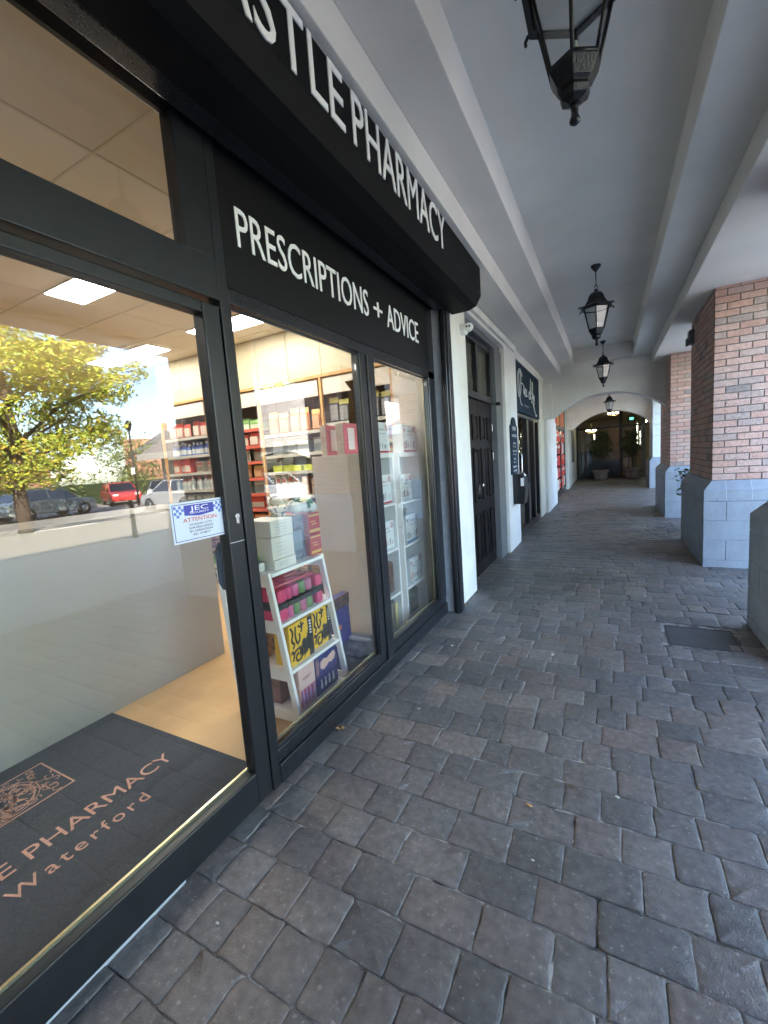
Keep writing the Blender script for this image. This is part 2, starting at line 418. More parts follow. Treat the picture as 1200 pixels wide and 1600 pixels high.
# ================================================================= ARCADE BUILDING
bld = T('arcade_building', 'painted arcade building with coffered grey ceiling and segmental arch walls', 'building', (0, 0, 0))
XO = 1.86
def arch_part(y, dep, xl, xr, zs, zt, name, zlow=CZ, top=3.9, xL=-1.5, xR=XO):
    """cross wall with a segmental arch; xl..xr springing at zs, crown zt"""
    mb = MB(); n = 28
    c = (xl + xr) / 2; hw = (xr - xl) / 2; rise = zt - zs; rad = (hw * hw + rise * rise) / (2 * rise)
    pts = []
    for i in range(n + 1):
        x = xl + (xr - xl) * i / n; pts.append((x, zs + math.sqrt(max(0, rad * rad - (x - c) ** 2)) - (rad - rise)))
    for i in range(n):
        (x0, z0), (x1, z1) = pts[i], pts[i + 1]
        mb.hexa([(x0, y, z0), (x1, y, z1), (x1, y + dep, z1), (x0, y + dep, z0), (x0, y, top), (x1, y, top), (x1, y + dep, top), (x0, y + dep, top)])
    mb.box(xL, xl, y, y + dep, zs, top)
    if xR > xr: mb.box(xr, xR, y, y + dep, zs, top)
    bm = bmesh.new()
    ob = O(name, mb, M['wall'], bld)
    # weld inner faces so the wall is one clean solid
    me = ob.data; bm.from_mesh(me); bmesh.ops.remove_doubles(bm, verts=bm.verts[:], dist=.0005)
    dead = [f for f in bm.faces if abs(f.normal.x) > .99 and all(abs(v.co.x - xl) > 1e9 for v in f.verts)]
    bmesh.ops.delete(bm, geom=dead, context='FACES'); bm.to_mesh(me); bm.free()
    return ob
arch_part(WY, .36, -1.11, 1.08, 2.23, 2.655, 'arch_wall', xR=1.10)
arch_part(17.15, .4, -1.08, 1.27, 2.20, 2.69, 'arch_wall', xR=1.28)
# ceiling of the front bays: three steps
Y0, Y1 = -3.0, WY
cb = MB()
cb.box(-1.5, -.95, Y0, Y1, CZ, 4.0)
cb.box(.80, 2.2, Y0, Y1, CZ, 4.0)
cb.box(-.95, -.67, Y0, Y1, 3.32, 4.0)
cb.box(.46, .80, Y0, Y1, 3.32, 4.0)
cb.box(-.67, .46, Y1 - .32, Y1, 3.323, 4.0)
cb.box(-.67, .46, Y0, Y0 + 2.6, 3.323, 4.0)
O('ceiling', cb, M['ceil'], bld, bevel=.006)
O('ceiling', MB().box(-.67, .46, Y0 + 2.6, Y1 - .32, 3.58, 4.0), M['ceil'], bld)
O('ceiling', MB().box(-1.5, 2.2, WY + .36, 17.15, CZ + .1, 4.0), M['ceil'], bld)
O('ceiling', MB().box(-1.5, 2.2, 17.55, 22.4, 3.05, 4.0), M['ceil'], bld)
O('lintel_beam', MB().box(1.87, 2.22, -3, 16.4, 3.04, 3.9), M['wall'], bld, bevel=.01)
# unseen upper storey and roof, sized for the shadow cast on the forecourt
up = MB(); up.box(-12, 2.2, -24, 40, 4.0, 5.2); O('upper_wall', up, M['rbrick'], bld)
O('roof', MB().prism([(-12.6, 5.2), (2.5, 5.2), (-5, 8.0)], 'y', -24.5, 40.5), M['slate'], bld)
# wall masses of the left side
wl = MB()
wl.box(-1.62, WX, 4.02, 4.53, 0, CZ)                      # pier between shop and door
wl.box(-1.62, WX + .002, 4.53, 6.42, 3.0, CZ)             # above door
wl.box(-1.62, WX, 6.42, 7.29, 0, CZ)
wl.box(-1.62, WX - .003, 7.29, 10.0, 3.0, CZ)
O('wall', wl, M['wall'], bld, bevel=.008)
O('wall', MB().box(-1.62, WX - .03, 10.0, WY, 0, CZ), M['wall'], bld, bevel=.008)
O('pilaster', MB().box(-1.62, WX + .04, WY + .02, 12.72, 0, 2.2).box(-1.62, WX + .02, WY + .36, 12.72, 2.2, CZ + .1), M['wall'], bld, bevel=.008)
O('corbel', MB().box(-1.42, -1.14, WY - .13, WY - .002, 2.2, 2.98), M['wall'], bld, bevel=.008)
O('wall', MB().box(-1.62, WX, 12.72, 17.15, 3.0, CZ + .1).box(-1.62, WX, 17.0, 18.3, 0, 3.0).box(-1.62, WX - .04, 18.3, 22.4, 0, 3.05), M['wall'], bld, bevel=.006)
O('corbel', MB().box(-1.40, -1.10, 17.02, 17.148, 2.14, 2.75), M['wall'], bld, bevel=.006)
O('wall_panel', MB().box(-1.36, -1.325, 19.3, 20.6, .9, 2.2), M['jamb'], bld, bevel=.004)
# outer wall south of the shop entrance and shop end walls
O('end_wall', MB().box(-1.62, 2.2, -24, -6, 0, 4.0), M['rbrick'], bld)

# ---------------- trunking along the wall top
ob = O('cable_trunking', MB().box(WX + .001, WX + .045, 3.97, 7.1, 3.04, 3.125), M['wall'], bevel=.008, loc=(WX, 5.5, 3.0)); tag(ob, 'long white cable trunking box along the wall top above the black door', 'trunking')

# ---------------- brick piers
def pier(y0, y1, label, xi=1.06, xo=1.85, short=False, painted=False):
    t = T('brick_pier' if not painted else 'painted_pier', label, 'pier', (xi, y0, 0), 'piers on blue block plinths along the arcade')
    in_ = .09
    rg = random.Random(int(y0 * 10))
    X0, X1, A, B = xi - in_, xo + in_, y0, y1
    core = MB(); core.box(X0 + .006, X1 - .006, A + .006, B - .006, 0, .77)
    # block faces with grooves
    pl = MB()
    levels = [(0, .085), (.085, .315), (.315, .54), (.54, .77)]
    def faceblocks(horizontal, fixed, sgn, a, b):
        for li, (z0, z1) in enumerate(levels):
            L = .44; off = 0 if li % 2 else .22; s0 = a
            cuts = [a]; p = a + (L if li % 2 == 0 else .21)
            while p < b - .08: cuts.append(p); p += L
            cuts.append(b)
            for c0, c1 in zip(cuts[:-1], cuts[1:]):
                g = .003
                q0 = c0 + (g if c0 > a else 0); q1 = c1 - (g if c1 < b else 0)
                d = rg.uniform(0, .0012)
                zz0, zz1 = z0 + (g if z0 > 0 else -.05), z1 - g
                if horizontal: pl.box(q0, q1, *sorted((fixed + sgn * d, fixed + sgn * .05)), zz0, zz1)
                else: pl.box(*sorted((fixed + sgn * d, fixed + sgn * .05)), q0, q1, zz0, zz1)
    faceblocks(True, A, 1, X0, X1); faceblocks(True, B, -1, X0, X1)
    faceblocks(False, X0, 1, A + .051, B - .051); faceblocks(False, X1, -1, A + .051, B - .051)
    O('plinth', pl, M['blue'], t, bevel=.005); O('plinth_core', core, M['blue'], t)
    # chamfered cap cut in blocks along x
    cp = MB(); C = .12
    def cap_ring(z0, z1, i0, i1): return [(X0 + i0, A + i0, z0), (X1 - i0, A + i0, z0), (X1 - i0, B - i0, z0), (X0 + i0, B - i0, z0), (X0 + i1, A + i1, z1), (X1 - i1, A + i1, z1), (X1 - i1, B - i1, z1), (X0 + i1, B - i1, z1)]
    cp.hexa(cap_ring(.773, .897, 0, 0)); cp.hexa(cap_ring(.897, 1.005, 0, in_ - .004))
    cj = MB()
    O('plinth_cap', cp, M['blue'], t, bevel=.004)
    xx = X0 + .21
    while xx < X1 - .1:                       # joints between the cap stones
        cj = MB(); cj.box(xx - .003, xx + .003, A - .001, A + .004, .776, .895)
        cj.hexa([(xx - .003, A - .001, .897), (xx + .003, A - .001, .897), (xx + .003, A + .004, .897), (xx - .003, A + .004, .897),
                 (xx - .003, A + in_ - .006, 1.006), (xx + .003, A + in_ - .006, 1.006), (xx + .003, A + in_, 1.006), (xx - .003, A + in_, 1.006)])
        O('cap_joint', cj, cm((.36, .42, .48), .7), t); xx += .23
    a0, b0 = y0 + in_, y1 - in_
    if painted:
        pm = MB(); z = 1.004
        for h in (.7, .35, .33, .38, .37):
            pm.box(xi, xo, a0, b0, z + .003, z + h - .003); z += h
        O('painted_shaft', pm, M['lblue'], t, bevel=.006)
        return t
    ins = .007
    O('mortar', MB().box(xi + ins, xo - ins, a0 + ins, b0 - ins, .99, CZ), M['mortar'], t)
    br = MB(); z = 1.012; k = 0; S_, H_ = .215, .1025; J = .01
    def run(a, b, first):
        out = []; p = a; f = True
        while p < b - .012:
            l = first if f else S_
            q = min(p + l, b)
            if b - q < .05: q = b
            out.append((p, q)); p = q + J; f = False
        return out
    while z < CZ - .02:
        h = .065; zt = min(z + h, CZ - .002)
        ev = k % 2 == 0
        def jt(): return rg.uniform(-.0022, .0018)
        for (p, q) in run(xi, xo, S_ if ev else H_):
            br.box(p, q, a0 + jt(), a0 + H_, z, zt, 0, rg.random()); br.box(p, q, b0 - H_, b0 + jt(), z, zt, 0, rg.random())
        for (p, q) in run(a0 + H_ + J, b0 - H_ - J, S_ if not ev else H_):
            br.box(xi + jt(), xi + H_, p, q, z, zt, 0, rg.random()); br.box(xo - H_, xo + jt(), p, q, z, zt, 0, rg.random())
        z += .0752; k += 1
    O('brickwork', br, M['brick'], t, bevel=.003)
    return t
pier(3.46, 4.23, 'nearest pier, only its dark blue-grey plinth edge showing at the right of the picture')
pier(6.07, 7.80, 'large red brick pier on a blue block plinth, in full view')
pier(9.93, 11.9, 'second red brick pier behind the large one, carrying the arch wall')
pier(16.45, 17.9, 'pale blue painted block pier beside the far arch', xi=1.27, xo=2.0, painted=True)
pier(-1.2, .6, 'brick pier behind the photographer, seen only in reflections')
# timber lamp box on the big pier
ob = O('floodlight', MB().box(1.0, 1.058, 7.45, 7.62, 2.82, 3.0).box(.97, 1.0, 7.50, 7.57, 2.80, 2.90), M['jamb'], loc=(1.03, 7.5, 2.8), bevel=.004); tag(ob, 'small dark fitting high on the shaded side of the large brick pier', 'wall fitting')

# ================================================================= PHARMACY SHOPFRONT
FX, GX = -1.40, -1.43
sf = T('pharmacy_shopfront', 'black framed pharmacy shopfront with a glass door and two tall display windows', 'shopfront', (FX, 1.4, 0))
A_ = M['anth']
fr = MB()
fr.box(-1.47, FX, -3.2, -1.2, 0, 2.18)
fr.box(-1.468, FX - .004, -3.2, 3.80, 2.84, CZ)                      # head behind shutter box
fr.box(-1.47, FX - .001, 1.335, 1.385, 0, 2.84)                       # jamb door / window
fr.box(-1.468, FX - .003, 1.20, 1.335, 2.36, 2.84)                     # beside transom
O('frame', fr, A_, sf, bevel=.004)
O('header_rail', MB().box(-1.47, FX, -3.2, 1.335, 2.20, 2.36), A_, sf, bevel=.005)
# window framing in black
bf = MB()
bf.box(-1.47, FX + .002, 1.387, 3.80, 0, .10)
bf.box(-1.47, FX - .012, 1.387, 3.80, .10, .165)
bf.box(-1.47, FX - .004, 1.387, 3.80, 2.205, 2.27)
bf.box(-1.468, FX - .006, 2.445, 2.525, .165, 2.205)
bf.box(-1.47, FX + .004, 2.53, 2.625, .10, 2.205)
bf.box(-1.468, FX - .004, 3.645, 3.80, .165, 2.84)
O('window_frame', bf, M['black'], sf, bevel=.005)
bd = MB()
for a, b in ((1.388, 2.443), (2.627, 3.643)):                          # inner beads that catch the light
    bd.box(GX + .006, FX - .014, a, a + .016, .168, 2.2).box(GX + .006, FX - .014, b - .016, b, .168, 2.2)
    bd.box(GX + .006, FX - .014, a + .016, b - .016, .168, .184).box(GX + .006, FX - .014, a + .016, b - .016, 2.186, 2.2)
O('glazing_bead', bd, M['black'], sf, bevel=.003)
O('trim_line', MB().box(-1.456, -1.449, 1.405, 3.63, .185, .195).box(-1.456, -1.449, 3.612, 3.622, .2, 2.2), M['brass'], sf)
for a, b in ((1.405, 2.427), (2.643, 3.627)):
    O('window_pane', MB().box(GX - .003, GX + .003, a, b, .184, 2.186), M['glass'], sf)
O('transom_pane', MB().box(GX - .003, GX + .003, -3.2, 1.20, 2.36, 2.84), M['glass'], sf)
for y0, y1 in ((.085, 1.325), (-1.18, .075)):
    hinge = y1 > 1
    d = O('door', MB().box(-1.462, FX, y1 - .085, y1, .012, 2.175).box(-1.462, FX, y0, y0 + .085, .012, 2.175)
          .box(-1.462, FX, y0 + .085, y1 - .085, .012, .165).box(-1.462, FX, y0 + .085, y1 - .085, 2.13, 2.175), A_, sf, bevel=.006)
    O('door_glass', MB().box(GX - .003, GX + .003, y0 + .085, y1 - .085, .165, 2.13), M['glass'], d)
    O('bead', MB().box(-1.455, -1.444, y0 + .085, y1 - .085, .166, .178), M['brass'], d)
    if hinge:
        O('lock', MB().lathe([(.012, 0), (.012, .008)], (FX, 1.292, 1.315), 14, ax='x').box(FX, FX + .007, 1.285, 1.299, 1.285, 1.312), M['silver'], d, bevel=.001)
        O('door_seam', MB().box(FX - .001, FX + .0012, 1.243, 1.322, 1.205, 1.209), M['silver'], d)
        O('handle', MB().tube([(-1.462, 1.27, 1.20), (-1.49, 1.265, 1.195), (-1.50, 1.26, 1.17), (-1.50, 1.26, 1.03), (-1.49, 1.265, 1.005), (-1.462, 1.27, 1.0)], .013, 10), M['board'], d)
O('sign_board', MB().box(-1.43, -1.404, 1.387, 3.66, 2.27, 2.96), M['board'], sf)
text('PRESCRIPTIONS', 'lettering', M['white'], sf, (-1.404, 1.47, 2.462), (0, 1, 0), (0, 0, 1), 1.145, .163, .004)
text('+', 'lettering', M['white'], sf, (-1.404, 2.69, 2.47), (0, 1, 0), (0, 0, 1), .125, .12, .004)
text('ADVICE', 'lettering', M['white'], sf, (-1.404, 2.885, 2.462), (0, 1, 0), (0, 0, 1), .575, .163, .004)
# grey return, black guide rails
O('side_return', MB().prism([(-1.47, 3.80), (-1.47, 4.0), (-1.30, 4.0), (-1.30, 3.83)], 'z', 0, 2.92), M['grey'], sf, bevel=.003)
O('shutter_guide', MB().box(-1.335, -1.262, 3.80, 3.90, 0, 2.92).box(-1.31, -1.28, 3.775, 3.80, 0, 2.92), M['black'], sf, bevel=.004)
O('threshold', MB().box(-1.47, -1.405, -.4, .86, -.02, .011), cm((.40, .43, .45), .7), sf, bevel=.003)
# shutter box with fascia lettering
sh = T('roller_shutter_box', 'long black roller shutter box over the shop carrying white pharmacy lettering', 'shutter box', (-1.2, 1.4, 2.78))
prof = [(-1.44, CZ - .002), (-1.0, CZ - .002), (-.985, CZ - .02), (-.985, 2.885), (-1.03, 2.81), (-1.10, 2.785), (-1.26, 2.785), (-1.26, 2.83), (-1.44, 2.83)]
O('casing', MB().prism(prof, 'y', -3.2, 3.95), M['shut'], sh, bevel=.004)
O('bottom_slat', MB().box(-1.355, -1.275, -3.2, 3.78, 2.80, 2.829), M['black'], sh, bevel=.004)
text('PHARMACY', 'lettering', M['white'], sh, (-.985, 1.81, 2.902), (0, 1, 0), (0, 0, 1), 1.21, .222, .005)
text('CASTLE', 'lettering', M['white'], sh, (-.985, .84, 2.902), (0, 1, 0), (0, 0, 1), .90, .222, .005)
# notice on the door glass
st = T('security_notice', 'small white and blue security notice stuck on the door glass', 'notice', (-1.426, 1.13, 1.32))
sx = -1.4262
O('card', MB().box(sx, sx + .0015, 1.005, 1.256, 1.247, 1.402), cm((.62, .68, .78)), st)
bdr = MB(); q = sx + .0015
bdr.box(q, q + .0006, 1.013, 1.248, 1.392, 1.3945).box(q, q + .0006, 1.013, 1.248, 1.254, 1.2565).box(q, q + .0006, 1.013, 1.0155, 1.2565, 1.392).box(q, q + .0006, 1.2455, 1.248, 1.2565, 1.392)
O('border', bdr, cm((.05, .06, .22)), st)
chq = MB()
for i in range(4):
    for j in range(4 - (i > 2)):
        if (i + j) % 2 == 0:
            chq.box(q, q + .0006, 1.018 + i * .011, 1.029 + i * .011, 1.377 - j * .011, 1.388 - j * .011)
            chq.box(q, q + .0006, 1.2435 - (i + 1) * .011, 1.2435 - i * .011, 1.377 - j * .011, 1.388 - j * .011)
O('check_pattern', chq, cm((.12, .2, .6)), st)
O('banner', MB().prism([(1.063, 1.388), (1.199, 1.388), (1.199, 1.350), (1.131, 1.343), (1.063, 1.350)], 'x', q, q + .0007), cm((.04, .05, .38)), st)
tx = lambda s, z, wd, h, m, n=0.: text(s, 'lettering', m, st, (q + .0008, 1.131, z), (0, 1, 0), (0, 0, 1), wd, h, .0004, 'CENTER', 0)
tx('JEC', 1.366, .085, .017, M['white'], .02); tx('SECURITY', 1.354, .09, .007, M['white'])
tx('ATTENTION', 1.324, .155, .015, cm((.6, .03, .03)), .015)
dk = cm((.05, .05, .10))
tx('24 HOUR CCTV', 1.308, .105, .008, dk); tx('SURVEILLANCE', 1.295, .112, .008, dk); tx('IN OPERATION', 1.282, .105, .008, dk); tx('051 374817', 1.269, .08, .008, dk)
# security camera
sc = T('security_camera', 'white dome security camera on the white wall under the shutter box end', 'camera', (WX, 4.42, 2.77))
O('base', MB().lathe([(.052, 0), (.056, .01), (.056, .04), (.05, .055)], (WX, 4.40, 2.765), 24, ax='x'), M['gloss_white'], sc)
O('eyeball', MB().blob((WX + .085, 4.37, 2.768), .044, n=20), M['gloss_white'], sc)
O('lens_face', MB().lathe([(.031, 0), (.031, .007)], (WX + .090, 4.322, 2.768), 20, ax='y'), M['gloss_white'], sc)
O('lens', MB().lathe([(.010, 0), (.010, .003)], (WX + .077, 4.3195, 2.768), 14, ax='y').lathe([(.009, 0), (.009, .003)], (WX + .103, 4.3195, 2.768), 14, ax='y'), M['black'], sc)

# ---------------- black panelled double door with transom
dd = T('panelled_door', 'glossy black panelled double door with two dim transom panes above it', 'door', (-1.42, 5.4, 0))
DX = -1.43
O('surround', MB().box(-1.60, -1.37, 4.532, 6.418, 2.92, 2.998).box(-1.60, -1.355, 6.02, 6.418, 0, 2.92).box(-1.60, -1.36, 4.532, 4.60, 0, 2.92), M['grey'] if 0 else M['jamb'], dd, bevel=.005)
tf = MB().box(-1.5, -1.40, 4.60, 6.02, 2.17, 2.25).box(-1.5, -1.41, 4.60, 6.02, 2.84, 2.92)
for y in (4.60, 5.28, 5.95): tf.box(-1.5, -1.41, y, y + .07, 2.25, 2.84)
O('transom_frame', tf, M['black'], dd, bevel=.004)
for y in (4.67, 5.35): O('transom_pane', MB().box(-1.47, -1.462, y, y + .6, 2.25, 2.84), M['dim'], dd)
for y0, y1 in ((4.605, 5.31), (5.315, 6.015)):
    lf = MB().box(-1.50, DX, y0, y1, .01, 2.165)
    n = 2; pw = (y1 - y0) / n
    pn = MB()
    for i in range(n):
        for (z0, z1) in ((.18, .78), (.93, 1.58), (1.68, 1.98)):
            a, b = y0 + i * pw + .07, y0 + (i + 1) * pw - .06
            for (u0, u1, v0, v1) in ((a, b, z0, z0 + .022), (a, b, z1 - .022, z1), (a, a + .022, z0 + .022, z1 - .022), (b - .022, b, z0 + .022, z1 - .022)):
                pn.box(DX - .002, DX + .016, u0, u1, v0, v1)
            pn.box(DX - .002, DX + .010, a + .05, b - .05, z0 + .05, z1 - .05)
    l = O('door_leaf', lf, M['bed'], dd, bevel=.004)
    O('raised_panel', pn, M['bed'], l, bevel=.006)
O('door_knob', MB().lathe([(.02, 0), (.028, .006), (.012, .014), (.012, .03), (.028, .045), (.02, .06)], (DX, 5.25, 1.12), 16, ax='x'), M['silver'], dd)
O('letter_plate', MB().box(DX, DX + .012, 5.22, 5.28, 1.02, 1.10).box(DX, DX + .01, 5.39, 5.43, 1.08, 1.20), M['silver'], dd, bevel=.003)
O('hinge', MB().box(DX, DX + .014, 5.99, 6.02, 1.80, 1.90).box(DX, DX + .014, 5.99, 6.02, 1.42, 1.52).box(DX, DX + .014, 5.99, 6.02, .40, .52), M['silver'], dd, bevel=.002)
O('bracket', MB().box(-1.36, -1.30, 6.0, 6.05, 2.15, 2.19), M['iron'], dd)

# ---------------- opening-hours board and black wall box
mn = T('hours_board', 'tall dark green board with a shaped top and white writing on the white wall', 'sign', (WX, 6.86, 1.6))
p = [(6.60, 1.16), (7.14, 1.16), (7.14, 1.90), (7.06, 1.92), (7.02, 1.98), (6.94, 2.03), (6.80, 2.03), (6.72, 1.98), (6.68, 1.92), (6.60, 1.90)]
O('panel', MB().prism(p, 'x', WX + .001, WX + .018), M['navy'], mn, bevel=.003)
for s, z, wd, h in (('OPEN', 1.83, .26, .06), ('HOURS', 1.73, .34, .045), ('MON', 1.62, .16, .03), ('9 - 6', 1.57, .2, .03), ('TUE - FRI', 1.50, .3, .03), ('9 - 6', 1.45, .2, .03), ('SAT', 1.38, .14, .03), ('9 - 5', 1.33, .2, .03), ('SUNDAY', 1.26, .32, .032), ('CLOSED', 1.20, .28, .03)):
    text(s, 'lettering', M['chalk'], mn, (WX + .0182, 6.87, z), (0, 1, 0), (0, 0, 1), wd, h, .001, 'CENTER')
wb = T('wall_ash_bin', 'black wall mounted box with a white card, below the hours board', 'wall box', (WX, 6.9, 1.0))
O('body', MB().prism([(WX, .70), (WX + .16, .70), (WX + .19, .95), (WX + .17, 1.13), (WX + .1, 1.16), (WX, 1.16)], 'y', 6.72, 7.02), M['black'], wb, bevel=.008)
O('handle', MB().tube(smooth_path([(WX + .02, 6.74, 1.16), (WX + .06, 6.74, 1.185), (WX + .16, 6.74, 1.18), (WX + .185, 6.74, 1.12)]), .008, 8), M['silver'], wb)
O('card', MB().box(WX + .12, WX + .165, 6.714, 6.72, .98, 1.10), M['white'], wb)

# ---------------- second shop: navy script sign over dark doors
s2 = T('dark_glass_shopfront', 'dark glazed shopfront under a navy sign with pale script writing', 'shopfront', (-1.38, 8.6, 0))
O('sign_board', MB().box(-1.37, WX - .02, 7.29, 10.0, 2.17, 3.0), M['navy'], s2, bevel=.004)
def stroke(pts, r=.011):
    mb = MB(); mb.tube(smooth_path([(WX - .018, y, z) for y, z in pts], 7), r, 6); return mb
sg = MB()
for st_ in ([(7.95, 2.80), (7.75, 2.90), (7.55, 2.80), (7.50, 2.55), (7.62, 2.42), (7.78, 2.55), (7.80, 2.80), (7.70, 2.86), (7.62, 2.75), (7.66, 2.45), (7.75, 2.33), (7.88, 2.30)],
            [(7.78, 2.66), (7.92, 2.68), (8.02, 2.66)], [(8.05, 2.52), (8.1, 2.66), (8.13, 2.50), (8.2, 2.58), (8.26, 2.62), (8.2, 2.50), (8.32, 2.50), (8.38, 2.62), (8.36, 2.50), (8.48, 2.52)],
            [(8.78, 2.56), (8.68, 2.62), (8.62, 2.52), (8.74, 2.48), (8.82, 2.60), (8.86, 2.88), (8.80, 2.62), (8.86, 2.49)],
            [(8.95, 2.60), (9.05, 2.84), (9.12, 2.76), (9.0, 2.50), (8.9, 2.44), (9.02, 2.46), (9.15, 2.40), (9.32, 2.28), (9.48, 2.20), (9.55, 2.24)],
            [(9.08, 2.52), (9.14, 2.62), (9.16, 2.52), (9.22, 2.50), (9.27, 2.60), (9.22, 2.42), (9.16, 2.36)]):
    sg.tube(smooth_path([(WX - .016, y, z) for y, z in st_], 7), .0075, 6)
O('script_lettering', sg, M['chalk'], s2)
text('HAIR & BEAUTY', 'lettering', cm((.16, .18, .2)), s2, (WX - .02, 8.1, 2.3), (0, 1, 0), (0, 0, 1), .6, .045, .001)
f2 = MB()
for a, b in ((7.30, 7.52), (8.50, 8.66), (9.30, 9.46), (9.90, 10.0)): f2.box(-1.44, -1.36, a, b, 0, 2.17)
f2.box(-1.44, -1.362, 7.52, 9.90, 2.10, 2.17).box(-1.44, -1.362, 7.52, 9.90, 0, .12)
O('frame', f2, M['black'], s2, bevel=.004)
for a, b in ((7.52, 8.50), (8.66, 9.30), (9.46, 9.90)): O('window_pane', MB().box(-1.41, -1.404, a, b, .12, 2.10), M['dglass'], s2)
O('grey_blind', MB().box(-1.47, -1.455, 8.66, 9.88, .12, 2.10), cm((.12, .14, .14), .7), s2)
O('door_pull', MB().tube([(-1.35, 7.62, 1.0), (-1.32, 7.62, 1.03), (-1.32, 7.62, 1.45), (-1.35, 7.62, 1.48)], .012, 8), M['silver'], s2)
# room behind the second shop
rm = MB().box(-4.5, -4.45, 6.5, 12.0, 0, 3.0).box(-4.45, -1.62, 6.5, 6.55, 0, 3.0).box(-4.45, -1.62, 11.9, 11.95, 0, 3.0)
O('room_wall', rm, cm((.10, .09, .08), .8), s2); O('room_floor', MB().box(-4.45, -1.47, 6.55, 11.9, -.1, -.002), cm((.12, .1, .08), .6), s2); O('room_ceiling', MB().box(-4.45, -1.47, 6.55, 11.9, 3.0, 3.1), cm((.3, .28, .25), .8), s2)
def chandelier(x, y, z, label, s=1, n=5, strength=None):
    t = T('chandelier', label, 'chandelier', (x, y, z))
    mb = MB().tube([(x, y, z + .5 * s), (x, y, z + .02)], .008, 6); bl = MB()
    for i in range(n):
        a = 2 * math.pi * i / n; ex, ey = x + .16 * s * math.cos(a), y + .16 * s * math.sin(a)
        mb.tube(smooth_path([(x, y, z), (x + (ex - x) * .5, y + (ey - y) * .5, z - .05 * s), (ex, ey, z + .02 * s)], 4), .007, 6)
        bl.blob((ex, ey, z + .055 * s), .026 * s, n=8)
    mb.blob((x, y, z), .03 * s, n=8)
    O('arms', mb, M['brass'], t); O('bulb', bl, M['bulb'], t)
chandelier(-2.5, 8.55, 1.98, 'small lit chandelier inside the dark shop under the navy sign', .9)

# ---------------- red poster shop
s3 = T('red_poster_shop', 'shop window and door plastered with red and yellow posters beyond the first arch', 'shopfront', (-1.45, 14.8, 0))
f3 = MB()
for a, b in ((12.72, 12.9), (15.3, 15.5), (16.85, 17.0)): f3.box(-1.5, -1.40, a, b, 0, 3.0)
f3.box(-1.5, -1.402, 12.9, 16.85, 0, .14).box(-1.5, -1.402, 12.9, 16.85, 2.12, 2.22).box(-1.5, -1.402, 12.9, 16.85, 2.9, 3.0)
O('frame', f3, M['black'], s3, bevel=.004)
O('backing', MB().box(-1.6, -1.5, 12.9, 16.85, .14, 2.12), cm((.55, .55, .5), .6), s3)
ps = MB(); rg = random.Random(11)
pcol = [cm((.62, .05, .04)), cm((.75, .35, .05)), cm((.75, .68, .6)), cm((.5, .06, .08)), cm((.1, .1, .12)), cm((.8, .6, .15))]
for iy in range(10):
    for iz in range(5):
        y = 12.95 + iy * .39; z = .2 + iz * .38
        c = rg.choice([0, 0, 3, 2, 4]) if iz > 2 else rg.choice([0, 0, 3, 0, 2])
        ps.box(-1.425, -1.4215 + .0005 * iz, y, y + .34, z, z + .33, c)
        if rg.random() < .6: ps.box(-1.42, -1.4185 + .0005 * iz, y + .05, y + .29, z + .18, z + .26, 2)
for iy in range(12): ps.box(-1.425, -1.4215, 12.95 + iy * .325, 13.25 + iy * .325, 2.25, 2.88, [0, 5, 1, 0, 3, 1][iy % 6])
O('posters', ps, pcol, s3)
O('window_pane', MB().box(-1.432, -1.426, 12.9, 15.3, .14, 2.9), M['glass'], s3); O('door_glass', MB().box(-1.432, -1.426, 15.5, 16.85, .14, 2.9), M['glass'], s3)

# ---------------- far restaurant front
FY = 22.35
rs = T('restaurant_front', 'dark glazed restaurant front closing the far end of the arcade', 'shopfront', (0, FY, 0))
ff = MB()
for a, b in ((-1.35, -1.26), (.42, .56), (.76, .82), (1.30, 1.42), (2.1, 2.2)): ff.box(a, b, FY - .04, FY + .04, 0, 3.05)
ff.box(-1.26, 2.1, FY - .038, FY + .038, 2.28, 2.36).box(-1.26, 2.1, FY - .038, FY + .038, 0, .08).box(-1.26, 2.1, FY - .038, FY + .038, 2.97, 3.05)
O('frame', ff, M['black'], rs, bevel=.004)
for a, b in ((-1.26, .42), (.56, .76), (.82, 1.30), (1.42, 2.1)): O('window_pane', MB().box(a, b, FY - .003, FY + .003, .08, 2.97), M['dglass'], rs)
O('pale_door', MB().box(1.02, 1.12, FY + .30, FY + .33, .1, 2.25), cm((.5, .52, .5)), rs)
O('room', MB().box(-3, -2.9, FY + .05, 31, 0, 3.1).box(4, 4.1, FY + .05, 31, 0, 3.1).box(-2.9, 4, 30.9, 31, 0, 3.1).box(-3, 4.1, FY + .05, 31, 3.1, 3.2).box(-3, 4.1, FY + .05, 31, -.11, 0), cm((.34, .25, .16), .8), rs)
O('frosted_film', MB().box(-1.25, .41, FY + .004, FY + .007, .08, 1.30), cm((.07, .10, .11), .3), rs)
O('wall_beam', MB().box(2.2, 2.4, 17.9, FY, 0, 4.0), M['wall'], rs)
ex = T('exit_sign', 'small green lit exit sign above the restaurant door', 'exit sign', (.93, FY + .12, 2.62))
O('case', MB().box(.84, 1.0, FY + .12, FY + .15, 2.56, 2.68), M['white'], ex); O('lit_face', MB().box(.85, .99, FY + .117, FY + .12, 2.57, 2.67), M['exit'], ex)
chandelier(.20, 23.4, 2.93, 'brightly lit brass chandelier hanging in the middle of the far arch', 1.2, 8)
chandelier(-.75, 23.6, 2.22, 'lit chandelier behind the glass at the left of the far arch', 1.2, 6)
chandelier(1.52, 23.0, 2.42, 'lit wall lantern glow behind the glass at the right of the far arch', .8, 4)
